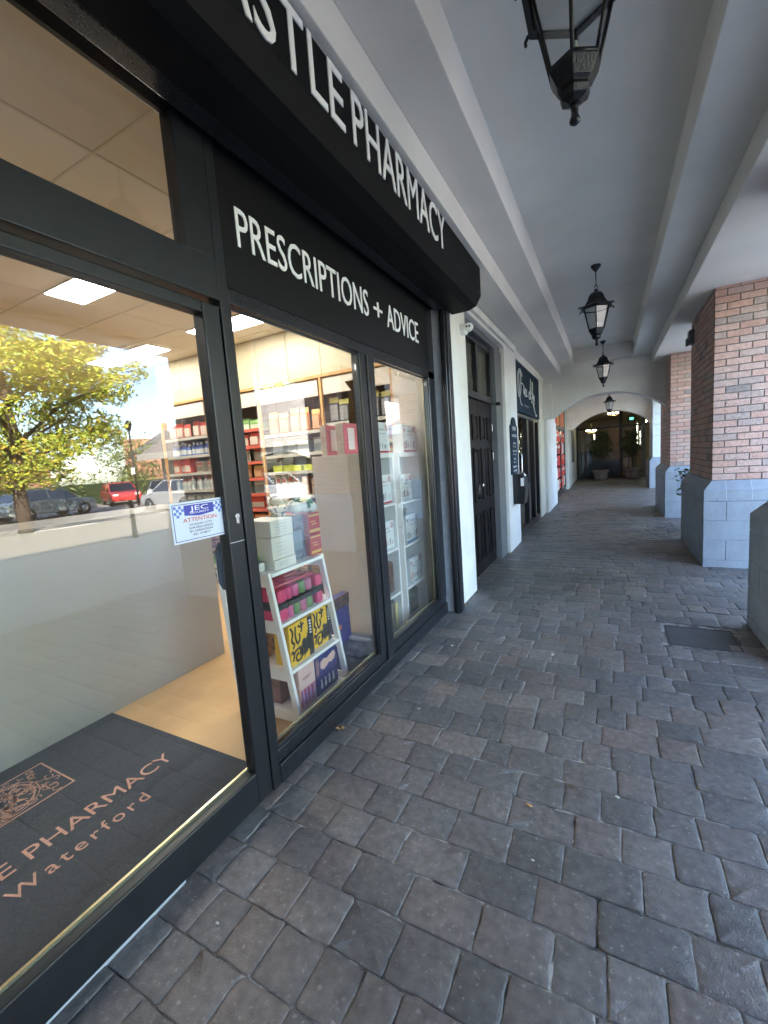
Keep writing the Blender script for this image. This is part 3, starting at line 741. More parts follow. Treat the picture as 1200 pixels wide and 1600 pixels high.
for i, (x, z) in enumerate(((-.60, 1.95), (1.17, 1.9), (1.28, 1.7))):
    t = T('light_strip', ['vertical lit strip behind the left restaurant pane', 'tall lit strip beside the restaurant door', 'short lit strip at the right restaurant pane'][i], 'light strip', (x, 23.6, z))
    mb = MB(); hgt = [.12, .5, .35][i]
    mb.lathe([(.018, -hgt), (.018, hgt)], (x, 23.0, z), 10); O('tube', mb, emit('strip_%s' % 'abc'[i], (1, .93, .7), 1.2), t)
    O('end_cap', MB().lathe([(.022, hgt), (.022, hgt + .04)], (x, 23.0, z), 10), M['iron'], t)

# ================================================================= LANTERNS
def lantern(x, y, label, zc=3.58):
    t = T('hanging_lantern', label, 'lantern', (x, y, 2.68), 'black hanging lanterns down the arcade ceiling'); I = M['iron']; n = 6
    O('canopy', MB().lathe([(.055, zc), (.055, zc - .012), (.035, zc - .04), (.014, zc - .065), (.008, zc - .07)], (x, y, 0), 16), I, t)
    ch = MB().tube([(x, y, zc - .06), (x, y, 3.42)], .006, 6)
    for k in range(2):
        ring = []
        for i in range(12):
            a = 2 * math.pi * i / 12; d = .013 * math.cos(a); e = .032 * math.sin(a)
            ring.append((x + (d if k else 0), y + (0 if k else d), 3.385 - .05 * k + e))
        ch.tube(ring, .0042, 6, closed=True)
    O('chain', ch, I, t)
    rot = .5
    O('roof', MB().lathe([(.02, 3.315), (.026, 3.29), (.058, 3.275), (.085, 3.245), (.105, 3.19), (.135, 3.145), (.188, 3.118), (.190, 3.108), (.165, 3.106), (.150, 3.112), (.02, 3.16)], (x, y, 0), n, rot=rot, sm=False), I, t, bevel=.002)
    O('roof_lining', MB().lathe([(.145, 3.106), (.02, 3.104)], (x, y, 0), n, rot=rot, sm=False), M['pearl'], t)
    fm = MB()
    R1, R0, Z1, Z0 = .148, .088, 3.105, 2.865
    for i in range(n):
        a = 2 * math.pi * (i + rot) / n; c, s_ = math.cos(a), math.sin(a)
        fm.tube([(x + R1 * c, y + R1 * s_, Z1), (x + R0 * c, y + R0 * s_, Z0)], .0068, 6)
        a2 = 2 * math.pi * (i + 1 + rot) / n
        for Rr, Z in ((R1, Z1 - .004), (R0, Z0)):
            fm.tube([(x + Rr * c, y + Rr * s_, Z), (x + Rr * math.cos(a2), y + Rr * math.sin(a2), Z)], .0065, 5)
        fm.tube([(x + R1 * c, y + R1 * s_, Z1 + .01), (x + .195 * c, y + .195 * s_, 3.124), (x + .208 * c, y + .208 * s_, 3.112), (x + .206 * c, y + .206 * s_, 3.098)], .007, 6)
    O('cage', fm, I, t)
    O('glass', MB().lathe([(R0 - .004, Z0 + .002), (R1 - .006, Z1 - .004)], (x, y, 0), n, rot=rot, sm=False, cap=False), M['lglass'], t)
    O('base', MB().lathe([(.094, 2.872), (.092, 2.855), (.066, 2.81), (.052, 2.80), (.058, 2.785), (.050, 2.765), (.022, 2.752)], (x, y, 0), n, rot=rot, sm=False), I, t, bevel=.002)
    O('finial', MB().lathe([(.018, 2.755), (.013, 2.735), (.012, 2.715), (.019, 2.70), (.019, 2.69), (.008, 2.682)], (x, y, 0), 12), I, t)
    O('candle_tube', MB().lathe([(.014, 2.865), (.014, 2.95)], (x, y, 0), 12), M['pearl'], t)
    return t
L1 = lantern(-.10, 1.90, 'nearest lantern, large at the top edge of the picture with its top cut off')
dup(L1, (-.115, 5.86, 2.68), 'second lantern, whole, hanging by a chain link below its own ceiling plate')
dup(L1, (-.085, 9.98, 2.68), 'third lantern, small, just in front of the first arch wall')
l4 = dup(L1, (.03, 16.2, 2.49), 'tiny farthest lantern seen through the first arch')

# ================================================================= POTTED TREES AND SHRUB
def leaves(mb, c, rad, n, size, rg, shell=.5, flat=0):
    for i in range(n):
        while True:
            d = Vector((rg.uniform(-1, 1), rg.uniform(-1, 1), rg.uniform(-1, 1)))
            if .02 < d.length <= 1: break
        q = d.normalized() * (d.length ** shell)
        k = .75 + .5 * noise.noise(q * 2.3 + Vector(c))
        p = Vector(c) + Vector((q.x * rad[0], q.y * rad[1], q.z * rad[2])) * k
        u = Vector((rg.uniform(-1, 1), rg.uniform(-1, 1), rg.uniform(-.6, .6))).normalized(); v = u.cross(Vector((rg.uniform(-1, 1), rg.uniform(-1, 1), rg.uniform(-1, 1)))).normalized()
        s = size * rg.uniform(.6, 1.4)
        mb.add([p - u * s, p + v * s * .45, p + u * s, p - v * s * .45], [(0, 1, 2, 3)], 0, rg.random())
def potted(x, y, label, hw, seed):
    t = T('potted_tree', label, 'potted tree', (x, y, 0), 'potted trees in front of the restaurant'); rg = random.Random(seed)
    pot = [(hw * .72, 0), (hw * .80, .06), (hw * .93, .30), (hw, .34), (hw * 1.04, .345), (hw * 1.04, .43), (hw * .93, .43), (hw * .9, .37)]
    O('pot', MB().lathe(pot, (x, y, 0), 28), M['terracotta'], t); O('soil', MB().lathe([(hw * .91, .36), (.02, .385)], (x, y, 0), 20), M['soil'], t)
    tr = MB().tube(smooth_path([(x, y, .36), (x + .02, y, .8), (x - .01, y + .02, 1.2), (x + .02, y, 1.6)]), [.028 - .0007 * i for i in range(19)], 8)
    for i in range(9):
        a = rg.uniform(0, 6.28); z = rg.uniform(1.0, 1.5); tr.tube([(x, y, z), (x + .2 * math.cos(a), y + .2 * math.sin(a), z + .18), (x + .36 * math.cos(a), y + .36 * math.sin(a), z + .33)], [.012, .008, .004], 5)
    O('trunk', tr, M['bark'], t)
    f = MB(); leaves(f, (x, y, 1.5), (.62, .55, .72), 2600, .032, rg, .6); leaves(f, (x + .1, y, 1.95), (.3, .3, .3), 400, .03, rg)
    O('foliage', f, M['leafd'], t, recalc=False)
potted(-.32, 21.5, 'left potted tree, in a tapering grey tub before the dark glass', .33, 1)
potted(.90, 21.6, 'right potted tree, in a wider banded grey tub', .36, 2)
sb = T('potted_shrub', 'leafy green shrub between the two brick piers, low on the right', 'shrub', (1.45, 8.6, 0)); rg = random.Random(9)
O('pot', MB().lathe([(.2, 0), (.26, .35), (.28, .36), (.28, .42), (.25, .42), (.24, .38)], (1.45, 8.6, 0), 24), M['terracotta'], sb)
f = MB(); leaves(f, (1.36, 8.6, .82), (.40, .42, .36), 1500, .035, rg, .6); O('foliage', f, M['leafd'], sb, recalc=False)
st_ = MB()
for i in range(10):
    a = rg.uniform(0, 6.28); st_.tube([(1.45, 8.6, .36), (1.43 + .15 * math.cos(a), 8.6 + .15 * math.sin(a), .65), (1.38 + .3 * math.cos(a), 8.6 + .3 * math.sin(a), 1.0)], .006, 5)
O('stem', st_, M['bark'], sb)
# ================================================================= PHARMACY INTERIOR
RC = 3.0; BY = 3.87
o = O('shop_floor', MB().box(-9, -1.472, -5.5, 4.25, -.1, 0), M['floorw']); struct(o)
pin = T('pharmacy_room', 'cream walled pharmacy room with a suspended ceiling behind the glass', 'room', (-4, 0, 0))
O('wall', MB().box(-5.5, -1.475, 4.25, 4.35, 0, RC).box(-9, -1.475, -5.6, -5.5, 0, RC), M['beige'], pin)
O('dimmed_wall', MB().box(-9.1, -5.5, 4.25, 4.35, 0, RC).box(-9.1, -9, -5.5, 4.25, 0, RC), cm((.10, .085, .07), .8), pin)  # dark colour stands in for the dim deep end of the shop
O('wall_return', MB().box(-1.86, -1.475, 3.84, 4.2, 0, RC), M['beige'], pin)
O('ceiling', MB().box(-9.1, -1.475, -5.6, 4.35, RC, RC + .1), M['sceil'], pin)
g = MB(); x = -8.68
while x < -1.5: g.box(x - .006, x + .006, -5.5, 3.86, RC - .004, RC); x += .6
y = -5.28
while y < 3.8: g.box(-9, -1.48, y - .006, y + .006, RC - .0045, RC - .0005); y += .6
O('ceiling_grid', g, cm((.70, .65, .56), .6), pin)
def panel(x, y, label):
    t = T('ceiling_light', label, 'ceiling light', (x, y, RC), 'rectangular lit panels in the shop ceiling')
    O('frame', MB().box(x - .01, x + 1.21, y - .01, y + .29, RC - .012, RC - .005), M['gloss_white'], t); O('diffuser', MB().box(x, x + 1.2, y, y + .28, RC - .016, RC - .0122), M['lamp'], t)
    return t
p0 = panel(-3.88, 1.92, 'bright ceiling light cut by the top of the door, nearest the glass')
dup(p0, (-5.78, 3.22, RC), 'bright ceiling light seen against the reflected blue sky left of the sticker post')
dup(p0, (-3.88, 3.20, RC), 'bright ceiling light seen behind the tall door post just below the sign board')
dup(p0, (-3.88, -1.2, RC), 'unseen ceiling panel added to light the front of the shop, left outside the picture')  # extra panel out of view, there only for its light
sp = T('added_spotlight', 'unseen recessed spotlight added above the white bookcases to light them', 'spotlight', (-2.05, 3.05, 2.98))  # hidden spot, added to brighten the bookcases below
O('ring', MB().lathe([(.085, RC - .001), (.085, RC - .02), (.07, RC - .022)], (-1.98, 3.06, 0), 24), M['gloss_white'], sp)
O('lit_face', MB().lathe([(.068, RC - .024), (.068, RC - .022)], (-1.98, 3.06, 0), 20), emit('fill_light', (1, .96, .88), 22), sp)
# entrance mat with its print
mt = T('entrance_mat', 'dark charcoal door mat printed with a copper crest and shop name', 'mat', (-2.3, .74, 0))
O('pile', MB().box(-2.95, -1.62, .04, 1.43, .001, .009), M['mat'], mt, bevel=.003)
text('CASTLE PHARMACY', 'lettering', M['copper'], mt, (-2.075, .19, .0092), (0, 1, 0), (-1, 0, 0), 1.11, .085, .0008)
text('Waterford', 'lettering', M['copper'], mt, (-1.925, .53, .0092), (0, 1, 0), (-1, 0, 0), .54, .07, .0008, space=1.25)
cr = MB(); zz = .0098
def crring(c, r, w_, n=22, a0=0, a1=2 * math.pi):
    for i in range(n):
        a, b = a0 + (a1 - a0) * i / n, a0 + (a1 - a0) * (i + 1) / n
        P = lambda rr, t, z: (c[0] + rr * math.cos(t), c[1] + rr * math.sin(t), z)
        cr.hexa([P(r, a, .009), P(r + w_, a, .009), P(r + w_, b, .009), P(r, b, .009), P(r, a, zz), P(r + w_, a, zz), P(r + w_, b, zz), P(r, b, zz)])
cx, cy = -2.575, .74
cr.box(cx - .17, cx + .17, cy - .24, cy - .232, .009, zz).box(cx - .17, cx + .17, cy + .232, cy + .24, .009, zz).box(cx - .17, cx - .162, cy - .232, cy + .232, .009, zz).box(cx + .162, cx + .17, cy - .232, cy + .232, .009, zz)
crring((cx, cy), .125, .008); crring((cx, cy), .145, .004); crring((cx, cy), .05, .010)
rg = random.Random(21)
for i in range(230):                               # interlaced scrolls round the ring
    a = rg.uniform(0, 6.28); rr = rg.uniform(.03, .27); px, py = cx + rr * math.cos(a), cy + rr * math.sin(a)
    if abs(px - cx) > .145 or abs(py - cy) > .215: continue
    s0 = rg.uniform(0, 6.28); crring((px, py), rg.uniform(.007, .017), .0045, 7, s0, s0 + rg.uniform(2, 4.5))
for i in range(8):
    a = i * math.pi / 4; cr.prism([(cx + .06 * math.cos(a - .2), cy + .06 * math.sin(a - .2)), (cx + .115 * math.cos(a), cy + .115 * math.sin(a)), (cx + .06 * math.cos(a + .2), cy + .06 * math.sin(a + .2)), (cx + .03 * math.cos(a), cy + .03 * math.sin(a))], 'z', .009, zz)
O('crest', cr, M['copper'], mt)
# low counter parallel to the glass
ct = T('shop_counter', 'pale grey-beige counter running back from the mat, parallel to the glass', 'counter', (-3.1, .3, 0))
O('panel', MB().box(-3.45, -2.87, -4.0, 2.36, 0, 1.25), mat('counter_panel', (.37, .345, .31), .5, .03, 2), ct, bevel=.004)
O('worktop', MB().box(-3.46, -2.865, -4.0, 2.365, 1.251, 1.27), cm((.20, .19, .17)), ct, bevel=.004)
# high cupboards
wc = T('wall_cupboard', 'row of cream flat cupboards under the shop ceiling with an orange wood edge', 'cupboard', (-4.5, BY, 2.45))
xs = [-5.4 + .45 * i for i in range(9)]
for x in xs:
    if x + .45 > -1.86: break
    O('door', MB().box(x + .003, x + .447, BY, BY + .02, 2.475, RC - .002), M['cream'], wc, bevel=.002)
O('carcass', MB().box(-5.4, -1.87, BY + .021, 4.24, 2.475, RC - .002), M['tan'], wc)
O('wood_edge', MB().box(-5.4, -1.87, BY - .012, 4.24, 2.44, 2.472), M['wood'], wc, bevel=.003)
# shelf bays
bays = [(-5.43, -4.56), (-4.53, -3.66), (-3.63, -2.76), (-2.73, -1.88)]
blab = ['shelving bay behind the security notice, far left', 'shelving bay framed by an orange wood post, seen just right of the door post', 'shelving bay in the middle, behind the white boxes on the ladder shelf', 'shelving bay at the right with the header panel, above the pink gift boxes']
LV = [[2.0, 1.76, 1.53, 1.30, 1.05, .78, .5, .2], [2.0, 1.80, 1.61, 1.41, 1.22, 1.03, .78, .51, .2], [1.90, 1.66, 1.46, 1.18, .95, .7, .45, .2], [1.95, 1.72, 1.50, 1.25, .95, .7, .45, .2]]
for bi, (a, b) in enumerate(bays):
    t = T('shelf_bay', blab[bi], 'shelving', (a, BY, 0), 'wall shelving bays at the back of the pharmacy')
    O('back_panel', MB().box(a, b, 4.2, 4.24, 0, 2.44), M['tan'], t)
    O('post', MB().box(a - .015, a + .015, BY - .01, BY + .02, 0, 2.44), M['wood'], t, bevel=.002)
    if bi == 3: O('post', MB().box(b - .015, b + .015, BY - .01, BY + .02, 0, 2.44), M['wood'], t, bevel=.002)
    O('header', MB().box(a + .02, b - .02, BY + .01, BY + .03, 2.26, 2.43), M['beige'], t)
    for z in LV[bi]:
        O('shelf', MB().box(a + .02, b - .02, BY + .03, 4.2, z - .022, z), M['shelf'], t, bevel=.002)
        O('price_strip', MB().box(a + .02, b - .02, BY + .018, BY + .028, z - .03, z + .006), cm((.55, .12, .08)) if bi == 1 else cm((.42, .40, .34)), t)
def goods(proto, xs, y, z, label, grp):
    for i, x in enumerate(xs):
        ob = proto if i == 0 else proto.copy()
        if i: COL.objects.link(ob)
        ob.location = (x, y, z); tag(ob, label, 'pack', grp)
        if i: ob.rotation_euler = (0, 0, rg.uniform(-.12, .12)); ob.scale = (rg.uniform(.86, 1), 1, rg.uniform(.84, 1.06)); ob.location.y += rg.uniform(-.012, .02)
def protopack(w_, d, h, c1, c2=None, c3=None, kind='box'):
    mb = MB(); ms = [cm(c1), cm(c2 or c1), cm(c3 or (.7, .68, .6))]
    if kind == 'box':
        mb.box(-w_ / 2, w_ / 2, 0, d, 0, h).box(-w_ / 2 + .008, w_ / 2 - .008, -.0015, 0, h * .12, h * .55, 1).box(-w_ / 2 + .012, w_ / 2 - .012, -.0015, 0, h * .66, h * .86, 2)
    elif kind == 'card':     # hanging card with a clear bubble
        mb.box(-w_ / 2, w_ / 2, 0, .004, 0, h).box(-w_ / 2, w_ / 2, -.0015, 0, h * .78, h, 2).box(-w_ / 2 + .012, w_ / 2 - .012, -.02, 0, h * .08, h * .7, 1).box(-.012, .012, .004, .12, h * .93, h * .96, 2)
    elif kind == 'bottle':
        r_ = w_ / 2
        mb.lathe([(r_ * .9, 0), (r_, .01), (r_, h * .62), (r_ * .8, h * .72), (r_ * .36, h * .78), (r_ * .36, h * .82)], n=14, mi=0).lathe([(r_ * .45, h * .82), (r_ * .45, h)], n=12, mi=2)
        mb.lathe([(r_ * 1.01, h * .15), (r_ * 1.01, h * .5)], n=14, mi=1, cap=False)
    return O('pack', mb, ms, bevel=.0015, loc=(0, 0, 0))
pal = {'red': ((.60, .07, .05), (.55, .45, .36), (.62, .10, .07)), 'cream': ((.55, .48, .38), (.30, .26, .2), (.6, .12, .08)), 'blue': ((.09, .14, .40), (.5, .52, .5), (.55, .6, .65)),
       'grey': ((.34, .36, .33), (.2, .22, .22), (.6, .6, .55)), 'orange': ((.62, .20, .06), (.55, .3, .16), (.7, .5, .2)), 'purple': ((.20, .14, .26), (.35, .28, .4), (.5, .45, .5)),
       'lime': ((.60, .68, .04), (.62, .66, .10), (.55, .6, .05)), 'white': ((.62, .62, .56), (.45, .5, .48), (.5, .15, .12)), 'brown': ((.28, .15, .09), (.42, .3, .2), (.5, .3, .15)), 'green': ((.16, .3, .12), (.5, .55, .4), (.3, .5, .15)), 'black': ((.03, .03, .035), (.2, .2, .2), (.4, .35, .1))}
rg = random.Random(4)
plan = [  # bay, shelf index, kinds
    (0, 0, 'card', 'red', .13, .2), (0, 1, 'bottle', 'blue', .07, .19), (0, 2, 'box', 'red', .11, .19), (0, 2, 'box', 'cream', .12, .15), (0, 3, 'bottle', 'white', .07, .18), (0, 4, 'box', 'grey', .14, .18), (0, 5, 'box', 'brown', .14, .2),
    (1, 0, 'box', 'green', .18, .14), (1, 1, 'card', 'red', .155, .17), (1, 2, 'card', 'cream', .15, .16), (1, 3, 'card', 'orange', .15, .17), (1, 4, 'box', 'grey', .2, .15), (1, 5, 'box', 'red', .27, .15), (1, 6, 'box', 'orange', .2, .18), (1, 7, 'box', 'green', .2, .2), (1, 8, 'box', 'white', .22, .2),
    (2, 0, 'card', 'orange', .13, .26), (2, 1, 'box', 'grey', .15, .16), (2, 2, 'box', 'lime', .13, .08), (2, 3, 'box', 'white', .08, .24), (2, 3, 'box', 'brown', .1, .22), (2, 4, 'bottle', 'red', .07, .18), (2, 5, 'box', 'purple', .15, .2), (2, 6, 'box', 'blue', .2, .2),
    (0, 6, 'box', 'purple', .12, .2), (0, 7, 'bottle', 'green', .08, .2), (2, 7, 'box', 'cream', .16, .2),
    (3, 0, 'card', 'black', .12, .27), (3, 1, 'box', 'purple', .15, .18), (3, 2, 'box', 'orange', .12, .18), (3, 3, 'bottle', 'red', .075, .18), (3, 4, 'box', 'grey', .15, .2), (3, 5, 'box', 'brown', .2, .2)]
nth = ['top', 'second', 'third', 'fourth', 'fifth', 'sixth', 'seventh', 'lowest', 'floor']
bn = ['far left bay behind the notice', 'bay right of the door post', 'middle bay above the ladder shelf', 'right bay beside the beige wall']
for k, (bi, li, kind, c, w_, h) in enumerate(plan):
    a, b = bays[bi]; two = sum(1 for q in plan if q[0] == bi and q[1] == li) > 1
    first = two and (k == 0 or plan[k - 1][:2] != (bi, li))
    lo, hi = a + .05, b - .05
    if two: mid = (a + b) / 2; lo, hi = (lo, mid - .02) if first else (mid + .02, hi)
    pr = protopack(w_, .16, h, *pal[c], kind=kind)
    n = max(1, int((hi - lo) / (w_ * 1.04))); step = (hi - lo) / n
    xs_ = [lo + step * (i + .5) + rg.uniform(-.006, .006) for i in range(n)]
    noun = {'card': 'hanging blister cards', 'bottle': 'bottles', 'box': 'boxes'}[kind]
    goods(pr, xs_, BY + .06 + rg.uniform(0, .05), LV[bi][li] + (.006 if kind == 'card' else 0), '%s %s on %s shelf, %s' % (c, noun, nth[li], bn[bi]), '%s %s on the %s shelf of the %s' % (c, noun, nth[li], bn[bi]))

# ---------------------------------------------------------------- window display
def bookcase(y0, y1, label, hts):
    t = T('display_bookcase', label, 'bookcase', (-1.85, y0, 0), 'white bookcases facing the right display window'); W = M['gloss_white']
    xb, xf = -2.08, -1.62
    O('side_panel', MB().box(xb, xf, y0, y0 + .022, .02, 1.57), W, t, bevel=.002); O('side_panel', MB().box(xb, xf, y1 - .022, y1, .02, 1.57), W, t, bevel=.002)
    O('back_panel', MB().box(xb, xb + .012, y0 + .022, y1 - .022, .02, 1.57), W, t)
    O('top', MB().box(xb, xf, y0 + .022, y1 - .022, 1.53, 1.568), W, t, bevel=.002)
    for z in hts: O('shelf', MB().box(xb + .012, xf - .001, y0 + .022, y1 - .022, z - .02, z), W, t, bevel=.002)
bookcase(2.80, 3.27, 'white bookcase with open shelves, left one in the right display window', [1.145, .755, .365, .04])
bookcase(3.37, 3.83, 'white bookcase with open shelves, right one beside the black window frame', [1.13, .735, .345, .04])
ec = O('end_panel', MB().box(-2.09, -1.63, 2.76, 2.798, 0, 1.575), M['beige'], loc=(-1.85, 2.78, 0), bevel=.003); ec.name = 'gondola_end'  # side of the white bookcases; beige colour imitates warm interior light
tag(ec, 'tall end of the white bookcases, coloured beige for warm shop light, behind the ladder shelf', 'display panel')
def giftbox(yc, z, wd, h, d, strip, label, xf=-1.65, burst=True, grp='white gift boxes in the right window'):
    t = T('gift_box', label, 'gift box', (xf, yc, z), grp)
    y0, y1 = yc - wd / 2, yc + wd / 2
    O('carton', MB().box(xf - d, xf, y0, y1, z, z + h), cm((.74, .78, .79)), t, bevel=.002)
    pr = MB(); q = xf + .0005; e = .0012
    cols = [cm(strip), cm((.12, .13, .16)), cm((.50, .07, .10)), cm((.45, .5, .52)), cm((.7, .35, .1))]
    pr.box(q, q + e, y0 + .002, y1 - .002, z + .002, z + h * .07, 0)
    r2 = random.Random(int(yc * 100 + z * 10))
    for i in range(5):
        yy = yc - wd * .28 + i * wd * .145; hh = h * r2.uniform(.12, .3); ww = wd * r2.choice([.03, .045, .07])
        pr.box(q, q + e, yy, yy + ww, z + h * .14, z + h * .14 + hh, r2.choice([1, 3, 3, 1, 2, 4]))
    pr.box(q, q + e, yc - wd * .26, yc + wd * .26, z + h * .63, z + h * .645, 1).box(q, q + e, yc - wd * .18, yc + wd * .18, z + h * .59, z + h * .60, 3)
    for (by, bz, br) in ((y1 - wd * .14, z + h * .83, .10), (y0 + wd * .12, z + h * .25, .12), (y0 + wd * .1, z + h * .8, .05)):
        for i in range(7):
            a = i * 2 * math.pi / 7 + .2; r0, r1 = wd * br * .35, wd * br
            w2 = wd * .012
            ca, sa = math.cos(a), math.sin(a)
            pts = [(by + r0 * ca - w2 * sa, bz + r0 * sa + w2 * ca), (by + r0 * ca + w2 * sa, bz + r0 * sa - w2 * ca), (by + r1 * ca + w2 * 1.6 * sa, bz + r1 * sa - w2 * 1.6 * ca), (by + r1 * ca - w2 * 1.6 * sa, bz + r1 * sa + w2 * 1.6 * ca)]
            pr.prism([(max(y0 + .002, min(y1 - .002, a_)), b_) for a_, b_ in pts], 'x', q, q + e, 2 if (strip[0] > .3 or i % 2) else 1)
    O('print', pr, cols, t)
    text('VICHY', 'lettering', cm((.25, .27, .3)), t, (q, yc, z + h * .72), (0, 1, 0), (0, 0, 1), wd * .34, h * .075, .0012, 'CENTER')
red, blu, gry = (.48, .05, .08), (.08, .22, .55), (.55, .62, .63)
giftbox(3.14, 1.572, .27, .25, .09, red, 'white gift box with red strip standing on the left bookcase top')
giftbox(3.70, 1.572, .28, .25, .11, red, 'white gift box with red strip and starburst on the right bookcase top')
giftbox(3.13, 1.147, .25, .245, .09, red, 'white gift box with red strip on the first open shelf, left bookcase')
giftbox(3.12, .757, .25, .24, .09, gry, 'white gift box without colour strip on the middle shelf, left bookcase')
giftbox(3.57, 1.132, .22, .24, .09, gry, 'plain white gift box on the uppermost open shelf, right bookcase')
giftbox(3.64, .737, .27, .255, .09, blu, 'white gift box with a blue strip, right bookcase')
giftbox(3.665, .347, .27, .235, .09, gry, 'white gift box on the shelf just above the dark green box')
def pinkbox(x, y, z, label, w_=.055, d=.21, h=.24):
    t = T('pink_gift_box', label, 'gift box', (x, y, z), 'pink fronted gift boxes on top of the display')
    O('carton', MB().box(x - w_, x, y, y + d, z, z + h), cm((.52, .42, .34)), t, bevel=.002)
    O('pink_front', MB().box(x, x + .002, y, y + d, z, z + h), cm((.55, .10, .14)), t); O('window', MB().box(x + .002, x + .003, y + d * .3, y + d * .75, z + h * .15, z + h * .85), cm((.66, .6, .58)), t)
    bs = MB()
    for i in range(6):
        a = i * 1.047; bs.prism([(x - w_ / 2 + .004 * math.cos(a), z + h * .55 + .004 * math.sin(a)), (x - w_ / 2 + .02 * math.cos(a - .15), z + h * .55 + .02 * math.sin(a - .15)), (x - w_ / 2 + .02 * math.cos(a + .15), z + h * .55 + .02 * math.sin(a + .15))], 'y', y - .0015, y - .0003)
    O('print', bs, cm((.4, .12, .1)), t)
pinkbox(-1.97, 2.81, 1.577, 'pink fronted gift box, left one on the beige end panel')
pinkbox(-1.80, 2.80, 1.577, 'pink fronted gift box, right one, beside the window mullion', .07)
pinkbox(-1.86, 3.40, 1.575, 'deep red gift box between the two white boxes on top of the bookcases', .06, .13)
ob = O('gold_gift_bag', MB().hexa([(-2.06, 3.28, 1.571), (-1.92, 3.28, 1.571), (-1.92, 3.44, 1.571), (-2.06, 3.44, 1.571), (-2.02, 3.27, 2.14), (-1.96, 3.27, 2.14), (-1.96, 3.45, 2.14), (-2.02, 3.45, 2.14)])
       .hexa([(-2.01, 3.31, 2.14), (-1.97, 3.31, 2.14), (-1.97, 3.41, 2.14), (-2.01, 3.41, 2.14), (-2.04, 3.25, 2.22), (-1.94, 3.25, 2.22), (-1.94, 3.47, 2.22), (-2.04, 3.47, 2.22)]), mat('gold_foil', (.45, .28, .05), .2, .6, 14, 1.0, 9, metal=.8, col2=(.03, .03, .03)), bevel=.01, loc=(-2, 3.36, 1.57)); tag(ob, 'tall gold and black foil bag behind the upper white boxes', 'gift bag')
ob = O('embossed_tin', MB().box(-1.88, -1.66, 3.0, 3.22, .367, .64), mat('bronze_tin', (.16, .09, .07), .4, .5, 28, 1.0, 26, metal=.4), bevel=.02, loc=(-1.7, 3.1, .37)); tag(ob, 'brown embossed tin on the lower shelf, left bookcase', 'tin')
t = T('dark_lidded_box', 'dark lidded box with pale yellow side at the bottom of the left bookcase', 'box', (-1.7, 3.1, .04)); O('body', MB().box(-1.84, -1.67, 3.03, 3.18, .042, .27), cm((.20, .17, .13)), t, bevel=.004); O('lid', MB().box(-1.845, -1.665, 3.025, 3.185, .27, .33), cm((.03, .04, .04)), t, bevel=.006); O('yellow_side', MB().box(-1.66, -1.655, 3.18, 3.235, .042, .27), cm((.5, .43, .18)), t)
ob = O('dark_green_box', MB().box(-1.86, -1.67, 3.51, 3.72, .042, .27), mat('green_print', (.05, .07, .055), .5, .5, 30, 0, 10, col2=(.14, .17, .13)), bevel=.01, loc=(-1.7, 3.6, .04)); tag(ob, 'dark green patterned box at the bottom of the right bookcase', 'box')

# ladder shelf: leaning front rails, deeper towards the floor
ld = T('ladder_shelf', 'white painted ladder shelf with four boards behind the display window', 'shelf unit', (-1.7, 2.0, 0)); W = M['gloss_white']
def fy(z): return (1.665 + (.945 - z) * .13, 2.17 + (.945 - z) * .165)    # rails spread towards the floor
zb, zt_ = 0, .945
for sd in (0, 1):
    yb, yt = fy(0)[sd], fy(.945)[sd]; wv = .022 if sd == 0 else -.022; gx = MB()
    for (xa, xb2, xc, xd) in ((-1.64, -1.60, -1.66, -1.62), (-2.10, -2.06, -2.02, -1.98)):
        gx.hexa([(xa, min(yb, yb + wv), 0), (xb2, min(yb, yb + wv), 0), (xb2, max(yb, yb + wv), 0), (xa, max(yb, yb + wv), 0), (xc, min(yt, yt + wv), .945), (xd, min(yt, yt + wv), .945), (xd, max(yt, yt + wv), .945), (xc, max(yt, yt + wv), .945)])
    for z in (.90, .62, .32, .045):
        yy = fy(z)[sd]; gx.box(-2.02 - (.9 - z) * .06, -1.63, min(yy, yy + wv) + .002, max(yy, yy + wv) - .002, z - .035, z + .035)
    O('side_frame', gx, W, ld, bevel=.003)
for z in (.94, .64, .345, .04):
    a, b = fy(z); O('board', MB().box(-2.03 - (.9 - z) * .05, -1.612, a + .022, b - .022, z - .02, z), W, ld, bevel=.002); 
def simple(name, mb, ms, label, cat, loc, grp=None, bevel=.003):
    ob = O(name, mb, ms, loc=loc, bevel=bevel); tag(ob, label, cat, grp); return ob
def whitebox(z, h, dy, label):
    t = T('white_carton', label, 'carton', (-1.7, 1.87, z), 'white cartons stacked on the ladder shelf')
    O('box', MB().box(-1.86, -1.64, 1.74 + dy, 1.925 + dy, z, z + h), cm((.66, .66, .62)), t, bevel=.003)
    pr = MB(); r2 = random.Random(int(z * 100))
    for i in range(4): zz_ = z + h * (.2 + .17 * i); pr.box(-1.6395, -1.6388, 1.775 + dy, 1.775 + dy + r2.uniform(.06, .12), zz_, zz_ + .003)
    O('print', pr, cm((.4, .42, .45)), t)
whitebox(.941, .055, .004, 'thin white carton at the bottom of the stack on the ladder shelf')
whitebox(.998, .125, -.004, 'white carton in the middle of the stack on the ladder shelf')
whitebox(1.125, .095, 0, 'white carton on top of the stack on the ladder shelf')
t = T('dark_blue_gift_pack', 'large dark blue shiny gift pack beside the white cartons', 'gift pack', (-1.8, 2.02, .94)); O('carton', MB().box(-1.95, -1.69, 1.94, 2.09, .941, 1.21), mat('indigo_pack', (.035, .045, .085), .25, .5, 9, .3, 12, coat=.5, col2=(.14, .2, .27)), t, bevel=.004)
O('window', MB().box(-1.689, -1.687, 1.96, 2.06, 1.0, 1.12), cm((.16, .22, .27), .15), t)
